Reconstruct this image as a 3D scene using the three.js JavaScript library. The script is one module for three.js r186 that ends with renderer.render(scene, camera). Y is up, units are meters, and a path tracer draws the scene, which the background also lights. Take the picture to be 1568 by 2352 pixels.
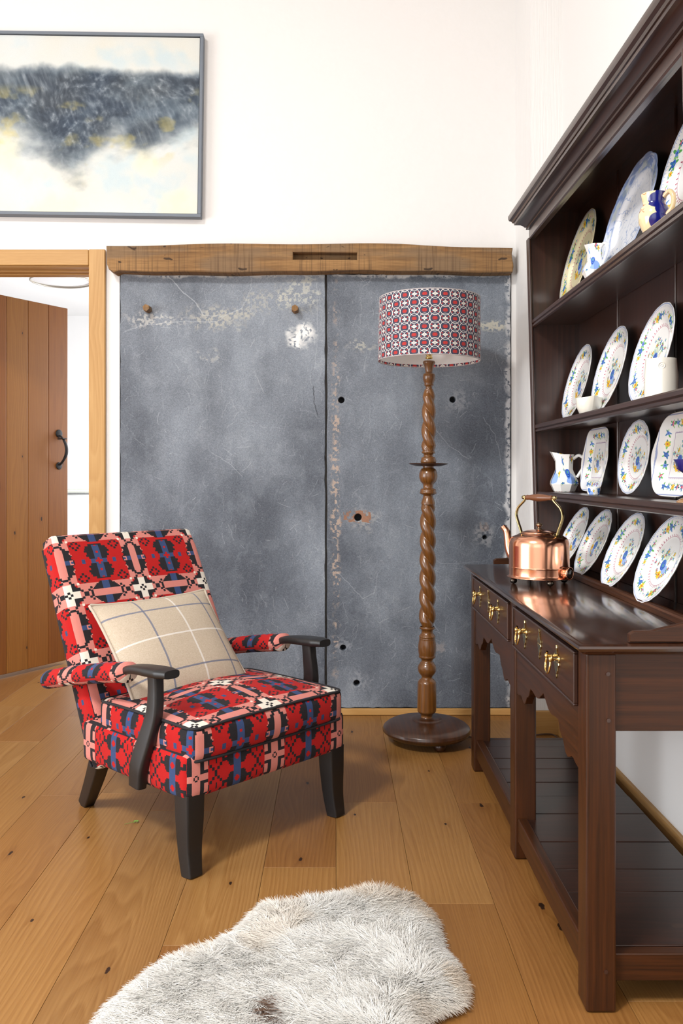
import * as THREE from 'three';
import { RoundedBoxGeometry } from 'three/addons/geometries/RoundedBoxGeometry.js';
import { RectAreaLightUniformsLib } from 'three/addons/lights/RectAreaLightUniformsLib.js';
import { mergeGeometries, mergeVertices, toCreasedNormals } from 'three/addons/utils/BufferGeometryUtils.js';

// ---------------------------------------------------------------- camera, sky, daylight, exposure
const scene = new THREE.Scene();
const camera = new THREE.PerspectiveCamera(2 * Math.atan(1176 / 2000) * 180 / Math.PI, 1568 / 2352, 0.05, 60);
camera.position.set(0, 1.1, 0);
camera.lookAt(0, 1.1, -5);
camera.setViewOffset(1568, 2352, 14, 86, 1568, 2352);      // rising-front lens, verticals stay upright
scene.add(camera);
const renderer = new THREE.WebGLRenderer({ antialias: true });
renderer.toneMapping = THREE.LinearToneMapping;
renderer.toneMappingExposure = 0.87;
renderer.shadowMap.enabled = true;
renderer.shadowMap.type = THREE.PCFSoftShadowMap;
RectAreaLightUniformsLib.init();
scene.background = new THREE.Color().setRGB(0.9, 1.0, 1.15);   // bright overcast sky outside the windows
function daylight(name, w, h, from, to, intensity, color) {
  const l = new THREE.RectAreaLight(new THREE.Color().setRGB(...color), intensity, w, h);
  l.name = name; l.position.set(...from); l.lookAt(...to); l.castShadow = true; scene.add(l); return l;
}
daylight('rooflight_daylight', 0.8, 0.9, [-2.0, 4.2, 0.5], [-2.0, 0, 0.5], 155, [1, 0.985, 0.96]);
daylight('glazed_door_daylight', 3.0, 2.1, [-4.3, 1.3, -0.6], [0, 1.3, -0.6], 8.2, [0.93, 0.965, 1]);
daylight('rear_window_daylight', 2.8, 1.7, [-1.6, 1.85, 3.1], [-1.6, 1.85, 0], 1.5, [0.95, 0.975, 1]);
daylight('bedroom_window_daylight', 1.3, 1.3, [-0.66, 1.5, -6.2], [-3, 1.5, -6.2], 14, [0.98, 0.99, 1]);

// ---------------------------------------------------------------- helpers
let seedState = 7;
function rnd() { seedState |= 0; seedState = seedState + 0x6D2B79F5 | 0; let t = Math.imul(seedState ^ seedState >>> 15, 1 | seedState); t = t + Math.imul(t ^ t >>> 7, 61 | t) ^ t; return ((t ^ t >>> 14) >>> 0) / 4294967296; }
const reseed = s => { seedState = s; };
const lerp = (a, b, t) => a + (b - a) * t, clamp = (x, a = 0, b = 1) => Math.min(b, Math.max(a, x)), sstep = (a, b, x) => { const t = clamp((x - a) / (b - a)); return t * t * (3 - 2 * t); };
const LAT = new Float32Array(65536); reseed(99); for (let i = 0; i < 65536; i++) LAT[i] = rnd();
function noise(x, y) {
  const xi = Math.floor(x), yi = Math.floor(y); let fx = x - xi, fy = y - yi; fx = fx * fx * (3 - 2 * fx); fy = fy * fy * (3 - 2 * fy);
  const a = (xi & 255), b = (xi + 1 & 255), c = (yi & 255) << 8, d = (yi + 1 & 255) << 8;
  return lerp(lerp(LAT[a + c], LAT[b + c], fx), lerp(LAT[a + d], LAT[b + d], fx), fy);
}
function fbm(x, y, n = 4) { let s = 0, w = 0.5, t = 0; for (let i = 0; i < n; i++) { s += w * noise(x, y); t += w; const nx = x * 1.62 - y * 1.22 + 17.3; y = x * 1.22 + y * 1.62 + 9.1; x = nx; w *= 0.5; } return s / t; }
const hex = h => [(h >> 16 & 255) / 255, (h >> 8 & 255) / 255, (h & 255) / 255];          // sRGB triple
const mix3 = (a, b, t) => [lerp(a[0], b[0], t), lerp(a[1], b[1], t), lerp(a[2], b[2], t)];
function dataTex(w, h, fn, srgb = true) {
  const d = new Uint8Array(w * h * 4);
  for (let j = 0, k = 0; j < h; j++) for (let i = 0; i < w; i++, k += 4) {
    const c = fn((i + 0.5) / w, (j + 0.5) / h, i, j);
    d[k] = clamp(c[0]) * 255; d[k + 1] = clamp(c[1]) * 255; d[k + 2] = clamp(c[2]) * 255; d[k + 3] = 255;
  }
  const t = new THREE.DataTexture(d, w, h); t.magFilter = THREE.LinearFilter; t.minFilter = THREE.LinearMipmapLinearFilter; t.generateMipmaps = true;
  t.wrapS = t.wrapT = THREE.RepeatWrapping; if (srgb) t.colorSpace = THREE.SRGBColorSpace; t.needsUpdate = true; return t;
}
function canvasTex(w, h, draw) {
  const c = document.createElement('canvas'); c.width = w; c.height = h; draw(c.getContext('2d'), w, h);
  const t = new THREE.CanvasTexture(c); t.colorSpace = THREE.SRGBColorSpace; t.wrapS = t.wrapT = THREE.RepeatWrapping; return t;
}
function rep(t, u, v, mirror = true) { t.repeat.set(1 / u, 1 / v); if (mirror) t.wrapS = t.wrapT = THREE.MirroredRepeatWrapping; return t; }
const std = o => new THREE.MeshStandardMaterial(o), phy = o => new THREE.MeshPhysicalMaterial(o);
const lin = (r, g, b) => new THREE.Color().setRGB(r, g, b);

// things, parts, setting
const names = new Map(), offsets = new Map();
function numbered(n) { const k = names.get(n) || 0; names.set(n, k + 1); return k ? `${n}_${String(k).padStart(3, '0')}` : n; }
function tag(o, label, category, group) { o.userData.label = label; o.userData.category = category; if (group) o.userData.group = group; return o; }
function thing(name, label, category, [x, y, z] = [0, 0, 0], turn = 0, group) {
  const o = new THREE.Group(); o.name = numbered(name); o.position.set(x, y, z); o.rotation.y = turn; scene.add(o); offsets.set(o, turn === 0 ? [x, y, z] : [0, 0, 0]);
  return tag(o, label, category, group);
}
// geometry lists of an unturned thing are given in room coordinates
function part(name, geos, mat, parent, label) {
  let g = Array.isArray(geos) ? (geos.length > 1 ? merge(geos) : geos[0]) : geos;
  const m = new THREE.Mesh(g, mat); m.name = name; const off = offsets.get(parent) || [0, 0, 0];
  if (off[0] || off[1] || off[2]) g.translate(-off[0], -off[1], -off[2]);
  offsets.set(m, off); parent.add(m); if (label) m.userData.label = label; return m;
}
function struct(name, geos, mat) {
  const m = new THREE.Mesh(Array.isArray(geos) ? merge(geos) : geos, mat); m.name = name; m.userData.kind = 'structure'; scene.add(m); offsets.set(m, [0, 0, 0]); return m;
}
function structGroup(name) { const g = new THREE.Group(); g.name = name; g.userData.kind = 'structure'; scene.add(g); offsets.set(g, [0, 0, 0]); return g; }
function merge(list) {
  const plain = list.map(g => { const n = g.index ? g.toNonIndexed() : g.clone(); for (const k of Object.keys(n.attributes)) if (!['position', 'normal', 'uv'].includes(k)) n.deleteAttribute(k); if (!n.attributes.uv) n.setAttribute('uv', new THREE.BufferAttribute(new Float32Array(n.attributes.position.count * 2), 2)); return n; });
  return mergeGeometries(plain);
}
// uv in metres; grain runs along v
function wuv(geo, grain = 'y', ou = rnd() * 3, ov = rnd() * 5) {
  const g = geo.index ? geo.toNonIndexed() : geo, p = g.attributes.position, uv = new Float32Array(p.count * 2), A = { x: 0, y: 1, z: 2 }[grain];
  const q = [0, 0, 0], v = k => [p.getX(k), p.getY(k), p.getZ(k)];
  for (let i = 0; i < p.count; i += 3) {
    const a = v(i), b = v(i + 1), c = v(i + 2), e = [b[0] - a[0], b[1] - a[1], b[2] - a[2]], f = [c[0] - a[0], c[1] - a[1], c[2] - a[2]];
    const n = [Math.abs(e[1] * f[2] - e[2] * f[1]), Math.abs(e[2] * f[0] - e[0] * f[2]), Math.abs(e[0] * f[1] - e[1] * f[0])];
    const N = n[0] > n[1] && n[0] > n[2] ? 0 : n[1] > n[2] ? 1 : 2;
    let V = A, U; if (N === A) { V = (A + 1) % 3; U = (A + 2) % 3; } else U = 3 - A - N;
    for (let k = 0; k < 3; k++) { const w = [a, b, c][k]; uv[(i + k) * 2] = w[U] + ou + (N === 1 ? 0.37 : 0); uv[(i + k) * 2 + 1] = w[V] + ov; }
  }
  g.setAttribute('uv', new THREE.BufferAttribute(uv, 2)); return g;
}
const box = (x0, x1, y0, y1, z0, z1, r = 0.003, seg = 2) => { const w = x1 - x0, h = y1 - y0, d = z1 - z0, q = Math.min(r, w / 2.1, h / 2.1, d / 2.1); return new RoundedBoxGeometry(w, h, d, seg, q).translate((x0 + x1) / 2, (y0 + y1) / 2, (z0 + z1) / 2); };
const plain = (x0, x1, y0, y1, z0, z1) => new THREE.BoxGeometry(x1 - x0, y1 - y0, z1 - z0).translate((x0 + x1) / 2, (y0 + y1) / 2, (z0 + z1) / 2);
// grid surface from a function (u, v) -> [x, y, z]
function grid(nu, nv, fn, { closedU = false, uvs = null } = {}) {
  const pos = [], uv = [], idx = [];
  for (let j = 0; j <= nv; j++) for (let i = 0; i <= nu; i++) { const u = i / nu, v = j / nv, q = fn(closedU && i === nu ? 0 : u, v); pos.push(q[0], q[1], q[2]); const t = uvs ? uvs(u, v, q) : [u, v]; uv.push(t[0], t[1]); }
  for (let j = 0; j < nv; j++) for (let i = 0; i < nu; i++) { const a = j * (nu + 1) + i, b = a + 1, c = a + nu + 1, d = c + 1; idx.push(a, b, d, a, d, c); }
  const g = new THREE.BufferGeometry(); g.setAttribute('position', new THREE.Float32BufferAttribute(pos, 3)); g.setAttribute('uv', new THREE.Float32BufferAttribute(uv, 2)); g.setIndex(idx); g.computeVertexNormals();
  if (closedU) { const n = g.attributes.normal; for (let j = 0; j <= nv; j++) { const a = j * (nu + 1), b = a + nu; const s = new THREE.Vector3(n.getX(a) + n.getX(b), n.getY(a) + n.getY(b), n.getZ(a) + n.getZ(b)).normalize(); n.setXYZ(a, s.x, s.y, s.z); n.setXYZ(b, s.x, s.y, s.z); } }
  return g;
}
const lathe = (pts, seg = 40) => new THREE.LatheGeometry(pts.map(p => new THREE.Vector2(p[0], p[1])), seg);
const tube = (pts, r, seg = 32, rs = 10) => new THREE.TubeGeometry(new THREE.CatmullRomCurve3(pts.map(p => new THREE.Vector3(...p))), seg, r, rs);
// swept rounded-rectangle bar through points with own half widths [x, y, z, a, b]: a across side, b across up
function sweptBar(stations, side, seg = 24, round = 4) {
  const P = stations.map(s => new THREE.Vector3(s[0], s[1], s[2])), cur = new THREE.CatmullRomCurve3(P), S = new THREE.Vector3(...side).normalize(), m = stations.length - 1;
  const g = grid(20, seg, (u, v) => {
    const c = cur.getPoint(v), t = cur.getTangent(v), n = new THREE.Vector3().crossVectors(t, S).normalize(), f = v * m, k = Math.min(m - 1, Math.floor(f)), q = f - k, a = lerp(stations[k][3], stations[k + 1][3], q), b = lerp(stations[k][4], stations[k + 1][4], q);
    const th = u * 2 * Math.PI, ct = Math.cos(th), st = Math.sin(th), cx = Math.sign(ct) * Math.pow(Math.abs(ct), 2 / round), sx = Math.sign(st) * Math.pow(Math.abs(st), 2 / round);
    return [c.x + S.x * a * cx + n.x * b * sx, c.y + S.y * a * cx + n.y * b * sx, c.z + S.z * a * cx + n.z * b * sx];
  }, { closedU: true });
  const caps = [0, 1].map(e => { const ring = [], p = g.attributes.position, o = e * seg * 21; for (let i = 0; i < 20; i++) ring.push([p.getX(o + i), p.getY(o + i), p.getZ(o + i)]); return fan(ring, e === 0); });
  return merge([g, ...caps]);
}
function fan(ring, flip) {
  const c = ring.reduce((a, b) => [a[0] + b[0] / ring.length, a[1] + b[1] / ring.length, a[2] + b[2] / ring.length], [0, 0, 0]), pos = [];
  for (let i = 0; i < ring.length; i++) { const a = ring[i], b = ring[(i + 1) % ring.length]; pos.push(...c, ...(flip ? b : a), ...(flip ? a : b)); }
  const g = new THREE.BufferGeometry(); g.setAttribute('position', new THREE.Float32BufferAttribute(pos, 3)); g.setAttribute('uv', new THREE.Float32BufferAttribute(new Float32Array(pos.length / 3 * 2), 2)); g.computeVertexNormals(); return g;
}
function extrude(pts, depth, { holes = [], bevel = 0, steps = 1, curve = 12 } = {}) {
  const s = pts instanceof THREE.Shape ? pts : new THREE.Shape(pts.map(p => new THREE.Vector2(p[0], p[1])));
  for (const h of holes) s.holes.push(h instanceof THREE.Path ? h : new THREE.Path(h.map(p => new THREE.Vector2(p[0], p[1]))));
  return new THREE.ExtrudeGeometry(s, { depth, bevelEnabled: bevel > 0, bevelThickness: bevel, bevelSize: bevel, bevelOffset: -bevel, bevelSegments: 2, steps, curveSegments: curve });
}
const rectHole = (x0, x1, y0, y1) => [[x0, y0], [x0, y1], [x1, y1], [x1, y0]];

// ---------------------------------------------------------------- materials
function woodTex(seed, w, h, light, dark, { rings = 9, pores = 0.5, knots = [], contrast = 1, wm = 0.2, hm = 2, cathedral = 0 } = {}) {
  const L = hex(light), D = hex(dark), ox = seed * 13.7, oy = seed * 7.3;
  return dataTex(w, h, (u, v) => {
    let x = u * wm, y = v * hm, kd = 0, dark2 = 0;
    for (const [ku, kv, kr] of knots) {
      const dx = (u - ku) * wm, dy = (v - kv) * hm, r = Math.hypot(dx, dy * (kr > 0.015 ? 0.7 : 0.42)), wob = kr * (0.45 + 1.0 * fbm(ox + 20 + dx / kr * 0.8, kv * 50 + dy / kr * 0.8, 3)), e = Math.exp(-r * r / (kr * kr * 9));
      x += Math.sign(dx || 1) * e * kr * 1.3; kd = Math.max(kd, 1 - sstep(wob * 0.75, wob, r)); dark2 = Math.max(dark2, e * 0.45 * (0.4 + 0.6 * noise(ox + u * 90, v * 60)));
    }
    const bend = fbm(ox + x * 7, oy + y * 0.9, 3) * 0.16 + fbm(ox + 40 + x * 22, oy + y * 4.2, 2) * 0.018;
    const cx = (x - wm * 0.5) / wm, cath = cathedral * (Math.sqrt(cx * cx * 4 + 0.05) * 0.1 + y * 0.035);
    const t = (x + bend + cath) * rings * 12, f = t - Math.floor(t), ring = f < 0.78 ? f / 0.78 : 1 - (f - 0.78) / 0.22;
    const broad = fbm(ox + x * 5 + 3, oy + y * 1.1, 3), pore = Math.pow(noise(ox + x * 1100, oy + y * 26), 3), fine = noise(ox + x * 420, oy + y * 6);
    const k = clamp(contrast * (0.34 * ring + 0.55 * (broad - 0.35) + 0.30 * (fine - 0.4)) + pores * 0.35 * pore + dark2);
    let c = mix3(L, D, k); if (kd > 0) c = mix3(c, [0.19, 0.125, 0.085], kd * 0.9); return c;
  });
}
const plaster = std({ color: lin(0.79, 0.78, 0.765), roughness: 0.92 });
plaster.bumpMap = rep(dataTex(256, 256, (u, v) => { const n = fbm(u * 24, v * 24, 4); return [n, n, n]; }, false), 0.6, 0.6); plaster.bumpScale = 0.0012;
const oakTones = [[0xd3a66a, 0xa06f38], [0xca9a5e, 0x95632f], [0xd9b078, 0xa97a42], [0xc4935a, 0x8c5c2c], [0xd0a166, 0x9c6a36], [0xcfa670, 0xa07440]];
const oakKnots = [[[0.7, 0.12, 0.004], [0.25, 0.6, 0.005]], [[0.4, 0.31, 0.008], [0.66, 0.72, 0.006], [0.2, 0.52, 0.004]], [[0.6, 0.55, 0.004]], [[0.3, 0.42, 0.010], [0.42, 0.47, 0.008], [0.62, 0.8, 0.007], [0.5, 0.15, 0.006]], [[0.63, 0.5, 0.022], [0.3, 0.2, 0.007], [0.4, 0.82, 0.006]], [[0.5, 0.25, 0.006], [0.3, 0.7, 0.004]]];
const floorMats = oakTones.map(([l, d], i) => { const t = woodTex(i + 1, 384, 1536, l, d, { rings: [5, 8, 3.5, 6, 7, 4][i], pores: 0.55, knots: oakKnots[i], cathedral: [0, 0.5, 1.6, 0, 0.4, 1.8][i], contrast: [0.8, 0.75, 1.0, 0.8, 0.75, 1.0][i] }); t.wrapS = t.wrapT = THREE.MirroredRepeatWrapping; return std({ map: t, color: lin(0.47, 0.405, 0.31), roughness: 0.42, bumpMap: t, bumpScale: 0.0004 }); });
const doorOak = [0, 1, 2].map(i => { const t = rep(woodTex(20 + i, 256, 1024, [0xc58a48, 0xbb7d3e, 0xc9924f][i], [0x96602a, 0x8d5523, 0x9c6830][i], { rings: 5, pores: 0.4, knots: [[0.3, 0.3, 0.004], [0.7, 0.62, 0.005], [0.45, 0.83, 0.003]], contrast: 0.8, cathedral: 0.7, hm: 2 }), 0.2, 2); return std({ map: t, color: lin(0.56, 0.475, 0.29), roughness: 0.5 }); });
const trimOak = std({ map: rep(woodTex(31, 256, 1024, 0xdcb176, 0xb98848, { rings: 6, pores: 0.5, cathedral: 1.3, contrast: 0.9 }), 0.2, 2), color: lin(0.72, 0.68, 0.58), roughness: 0.5 });
const darkTex = woodTex(41, 512, 1024, 0x502c14, 0x1c100a, { rings: 2.5, pores: 0.7, contrast: 0.85, hm: 1.6, cathedral: 0.4 });
const darkWood = phy({ map: rep(darkTex, 0.2, 1.6), color: lin(0.70, 0.66, 0.60), roughness: 0.40, specularIntensity: 0.5, clearcoat: 0.15, clearcoatRoughness: 0.2 });
const topTex = woodTex(43, 512, 1024, 0x3d2010, 0x160a06, { rings: 2.5, pores: 0.9, contrast: 0.9, hm: 1.6 });
const topWood = phy({ map: rep(topTex, 0.2, 1.6), roughness: 0.24, clearcoat: 0.7, clearcoatRoughness: 0.09, bumpMap: rep(topTex.clone(), 0.2, 1.6), bumpScale: 0.0005 });
const rackTex = woodTex(47, 512, 1024, 0x40241a, 0x180d0a, { rings: 2.5, pores: 0.5, contrast: 0.9, hm: 1.6 });
const rackWood = phy({ map: rep(rackTex, 0.2, 1.6), roughness: 0.33, clearcoat: 0.5, clearcoatRoughness: 0.22 });
const potTex = woodTex(49, 512, 1024, 0x301910, 0x130906, { rings: 3, pores: 0.9, contrast: 0.9, hm: 1.6, knots: [[0.6, 0.4, 0.01]] });
const potWood = phy({ map: rep(potTex, 0.2, 1.6), specularIntensity: 0.6, roughness: 0.36, clearcoat: 0.3, clearcoatRoughness: 0.25, bumpMap: rep(potTex.clone(), 0.2, 1.6), bumpScale: 0.0008 });
const lampTex = woodTex(53, 256, 512, 0x7d4e1e, 0x3a2109, { rings: 3, pores: 0.6, contrast: 0.9, hm: 1 });
const lampWood = phy({ map: rep(lampTex, 0.1, 1), roughness: 0.28, clearcoat: 0.5, clearcoatRoughness: 0.15 });
const lampBaseWood = phy({ map: rep(woodTex(55, 512, 512, 0x4c2a13, 0x1f0f06, { rings: 4, pores: 0.9, contrast: 1, hm: 0.4, wm: 0.4 }), 0.4, 0.4), roughness: 0.33, clearcoat: 0.4, clearcoatRoughness: 0.2 });
const beamTex = dataTex(2048, 256, (u, v) => {
  const x = u * 1.9, y = v * 0.24, w = fbm(x * 3, y * 12, 4), grain = fbm(x * 5 + w * 1.5, y * 130, 3), pore = Math.pow(noise(x * 40, y * 900), 2), saw = Math.pow(noise(x * 260, y * 9 + 50), 4), grey = sstep(0.42, 0.66, fbm(x * 4 + 30, y * 16 + 8, 4));
  let c = mix3(hex(0xab8455), hex(0x664829), clamp(0.75 * grain + 0.5 * (w - 0.4) + 0.25 * pore)); c = mix3(c, hex(0x72604e), grey * 0.55); c = mix3(c, hex(0x443221), saw * 0.5);
  const hole = fbm(x * 30 + 9, y * 60, 2); if (hole > 0.80) c = mix3(c, hex(0x2e2014), 0.8 * sstep(0.80, 0.86, hole)); return c;
}); rep(beamTex, 1.9, 0.24);
const beamWood = std({ map: beamTex, roughness: 0.85, bumpMap: rep(beamTex.clone(), 1.9, 0.24), bumpScale: 0.004 });
const blackPaint = phy({ color: lin(0.006, 0.0055, 0.006), roughness: 0.42, clearcoat: 0.1, clearcoatRoughness: 0.3 });
const iron = std({ color: lin(0.025, 0.025, 0.028), roughness: 0.5, metalness: 0.5 });
const copper = std({ color: lin(0.84, 0.42, 0.27), roughness: 0.18, metalness: 1 });
const brass = std({ color: lin(0.80, 0.58, 0.22), roughness: 0.16, metalness: 1 });
const oldBrass = std({ color: lin(0.42, 0.32, 0.15), roughness: 0.25, metalness: 1 });
const china = (t, c) => phy({ map: t || null, color: c || lin(1, 1, 1), roughness: 0.14, clearcoat: 0.6, clearcoatRoughness: 0.05 });
const glass = phy({ color: 0xffffff, transmission: 1, thickness: 0, roughness: 0, ior: 1.5 });
const whitePaint = std({ color: lin(0.8, 0.8, 0.79), roughness: 0.5 });

// ---------------------------------------------------------------- room shell
const BW = -3.99, RW = 0.96, LW = -4.4, RZ = 3.2, CH = 4.3;           // back wall, right wall, left wall, rear wall, ceiling
// floor: a screed slab with oak boards laid on it, running away from the camera
const floor = struct('floor', plain(LW - 0.2, RW + 0.2, -0.12, -0.02, -8.2, RZ + 0.2), std({ color: lin(0.28, 0.26, 0.24), roughness: 0.95 }));
{
  reseed(5); const cuts = { '-7': [3.59], '-3': [2.85], '-2': [2.035], '-1': [2.44], '0': [2.926], '1': [2.234], '2': [2.918], '3': [1.82] }, variant = { '-7': 3, '-6': 0, '-5': 3, '-4': 4, '-3': 1, '-2': 5, '-1': 2, '0': 4, '1': 3, '2': 1, '3': 0 };
  for (let c = -22; c <= 4; c++) {
    const x0 = c * 0.203 + 0.002, x1 = Math.min(x0 + 0.203, RW - 0.001); if (x1 - x0 < 0.02) continue;
    const ends = []; let d = cuts[c] ? cuts[c][0] : 1.2 + rnd() * 2; for (let e = d; e < 8.1; e += 1.7 + rnd() * 0.5) ends.push(e); for (let e = d - 1.7 - rnd() * 0.4; e > -RZ; e -= 1.7 + rnd() * 0.5) ends.unshift(e);
    ends.unshift(-RZ); ends.push(8.1);
    for (let k = 0; k + 1 < ends.length; k++) {
      const za = -ends[k + 1], zb = -ends[k]; if (zb - za < 0.03) continue;
      const inView = ends[k] < 4 && ends[k + 1] > 1.4, h = 0.0005 * rnd();
      const g = new RoundedBoxGeometry(x1 - x0 - 0.0008, 0.02, zb - za - 0.0008, 1, 0.0009), p = g.attributes.position, uv = new Float32Array(p.count * 2), flip = rnd() < 0.5 ? -1 : 1, off = rnd() * 2;
      let vi = variant[c] !== undefined && inView && k <= 2 ? (variant[c] + k * 2) % 6 : Math.floor(rnd() * 6);
      for (let i = 0; i < p.count; i++) { uv[i * 2] = 0.5 + flip * p.getX(i) / 0.203; uv[i * 2 + 1] = off + p.getZ(i) / 2.05; }
      g.setAttribute('uv', new THREE.BufferAttribute(uv, 2));
      const m = new THREE.Mesh(g, floorMats[vi]); m.name = 'plank'; m.position.set((x0 + x1) / 2, -0.0105 + h - 0.0005, (za + zb) / 2); floor.add(m);
    }
  }
}
// back wall with the doorway and a shallow recess behind the slate
const doorL = -2.15, doorR = -1.125, doorT = 2.05;
const wallShape = new THREE.Shape([[LW - 0.2, -0.02], [doorL - 0.012, -0.02], [doorL - 0.012, doorT + 0.012], [doorR + 0.012, doorT + 0.012], [doorR + 0.012, -0.02], [1.2, -0.02], [1.2, CH + 0.2], [LW - 0.2, CH + 0.2]].map(p => new THREE.Vector2(...p)));
struct('wall_back', [
  extrude(wallShape, 0.08, { holes: [rectHole(-0.988, 0.806, 0.02, 2.03)] }).translate(0, 0, BW - 0.08),
  extrude(new THREE.Shape([[LW - 0.2, -0.02], [doorL - 0.012, -0.02], [doorL - 0.012, doorT + 0.012], [doorR + 0.012, doorT + 0.012], [doorR + 0.012, -0.02], [1.2, -0.02], [1.2, CH + 0.2], [LW - 0.2, CH + 0.2]].map(p => new THREE.Vector2(...p))), 0.07).translate(0, 0, BW - 0.15),
], plaster);
struct('wall_right', [plain(RW, RW + 0.2, -0.02, CH + 0.2, BW, RZ + 0.2), plain(0.826, RW, -0.02, CH, BW, -3.69)], plaster);
// left wall with glazed doors
{
  const s = extrude([[-RZ - 0.2, -0.02], [4.14, -0.02], [4.14, CH + 0.2], [-RZ - 0.2, CH + 0.2]], 0.2, { holes: [rectHole(-0.9, 2.1, 0.2, 2.35)] });
  s.rotateY(Math.PI / 2).translate(LW - 0.2, 0, 0); struct('wall_left', s, plaster);
  const r = extrude([[LW - 0.2, -0.02], [RW + 0.2, -0.02], [RW + 0.2, CH + 0.2], [LW - 0.2, CH + 0.2]], 0.2, { holes: [rectHole(-3.0, -0.2, 1.0, 2.7)] }).translate(0, 0, RZ); struct('wall_rear', r, plaster);
  const c = extrude([[LW - 0.2, -RZ - 0.2], [RW + 0.2, -RZ - 0.2], [RW + 0.2, 4.14], [LW - 0.2, 4.14]], 0.2, { holes: [rectHole(-2.4, -1.6, -0.95, -0.05)] }).rotateX(-Math.PI / 2).translate(0, CH, 0); struct('ceiling', c, plaster);
  const frameBars = (a0, a1, b0, b1, n, put) => { const o = []; for (let k = 0; k <= n; k++) { const a = lerp(a0, a1, k / n); o.push(put(Math.max(a0, a - 0.03), Math.min(a1, a + 0.03), b0, b1)); } o.push(put(a0, a1, b0, b0 + 0.06), put(a0, a1, b1 - 0.06, b1)); return o; };
  const w1 = structGroup('window_1'); part('window_frame', frameBars(-2.1, 0.9, 0.2, 2.35, 3, (a, b, c2, d) => plain(LW - 0.14, LW - 0.08, c2, d, a, b)), whitePaint, w1); part('pane', plain(LW - 0.112, LW - 0.108, 0.2, 2.35, -2.1, 0.9), glass, w1);
  const w2 = structGroup('window_2'); part('window_frame', frameBars(-3.0, -0.2, 1.0, 2.7, 3, (a, b, c2, d) => plain(a, b, c2, d, RZ + 0.08, RZ + 0.14)), whitePaint, w2); part('pane', plain(-3.0, -0.2, 1.0, 2.7, RZ + 0.108, RZ + 0.112), glass, w2);
  const w3 = structGroup('window_3'); part('window_frame', frameBars(-2.4, -1.6, 0.05, 0.95, 1, (a, b, c2, d) => plain(a, b, CH + 0.08, CH + 0.14, c2, d)), whitePaint, w3); part('pane', plain(-2.4, -1.6, CH + 0.108, CH + 0.112, 0.05, 0.95), glass, w3);
}
// bedroom beyond the doorway
const bedPlaster = std({ color: lin(0.88, 0.88, 0.88), roughness: 0.9 });
struct('wall_bedroom_back', plain(-4.2, -0.4, -0.02, 2.7, -8.1, -7.95), bedPlaster);
struct('wall_bedroom_left', plain(-4.2, -4.05, -0.02, 2.7, -7.95, -4.14), bedPlaster);
{ const s = extrude([[4.14, -0.02], [7.95, -0.02], [7.95, 2.7], [4.14, 2.7]], 0.15, { holes: [rectHole(5.55, 6.85, 0.85, 2.15)] }).rotateY(Math.PI / 2).translate(-0.6, 0, 0); struct('wall_bedroom_right', s, bedPlaster); }
struct('ceiling_bedroom', plain(-4.2, -0.45, 2.55, 2.7, -7.95, -4.14), bedPlaster);
{ const w = structGroup('window_4'); part('window_frame', [plain(-0.54, -0.5, 0.85, 0.9, -6.85, -5.55), plain(-0.54, -0.5, 2.1, 2.15, -6.85, -5.55), plain(-0.54, -0.5, 0.85, 2.15, -6.85, -6.8), plain(-0.54, -0.5, 0.85, 2.15, -5.6, -5.55), plain(-0.54, -0.5, 0.85, 2.15, -6.22, -6.18)], whitePaint, w); part('pane', plain(-0.522, -0.518, 0.85, 2.15, -6.85, -5.55), glass, w); }

// skirting
reseed(11);
struct('baseboard_back', wuv(box(-0.988, 0.826, 0.0, 0.031, BW - 0.001, BW + 0.014, 0.004), 'x'), trimOak);
struct('baseboard_right', [wuv(extrude([[0, 0], [0.02, 0], [0.02, 0.088], [0.012, 0.102], [0, 0.102]], RZ + 3.69).rotateY(Math.PI).translate(RW, 0, RZ), 'z'), wuv(box(0.806, RW, 0, 0.102, -3.69, -3.672, 0.004), 'x'), wuv(box(0.808, 0.826, 0, 0.102, BW + 0.014, -3.69, 0.004), 'z')], trimOak);

// door lining and architrave
{
  const t = structGroup('trim_1');
  part('jamb', wuv(box(doorR, doorR + 0.075, 0, doorT + 0.078, BW, BW + 0.02, 0.005), 'y'), trimOak, t);
  part('jamb', wuv(box(doorL - 0.075, doorL, 0, doorT + 0.078, BW, BW + 0.02, 0.005), 'y'), trimOak, t);
  part('head', wuv(box(doorL, doorR, doorT + 0.004, doorT + 0.077, BW, BW + 0.0198, 0.005), 'x'), trimOak, t);
  part('lining', [wuv(plain(doorR, doorR + 0.012, 0, doorT, BW - 0.15, BW), 'y'), wuv(plain(doorL - 0.012, doorL, 0, doorT, BW - 0.15, BW), 'y'), wuv(plain(doorL - 0.012, doorR + 0.012, doorT, doorT + 0.012, BW - 0.15, BW), 'x')], trimOak, t);
  part('door_stop', [wuv(box(doorL, doorR, doorT - 0.006, doorT, BW - 0.12, BW - 0.06, 0.002), 'x'), wuv(box(doorL, doorR, doorT - 0.012, doorT - 0.006, BW - 0.15, BW - 0.10, 0.002), 'x')], trimOak, t);
}
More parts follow.
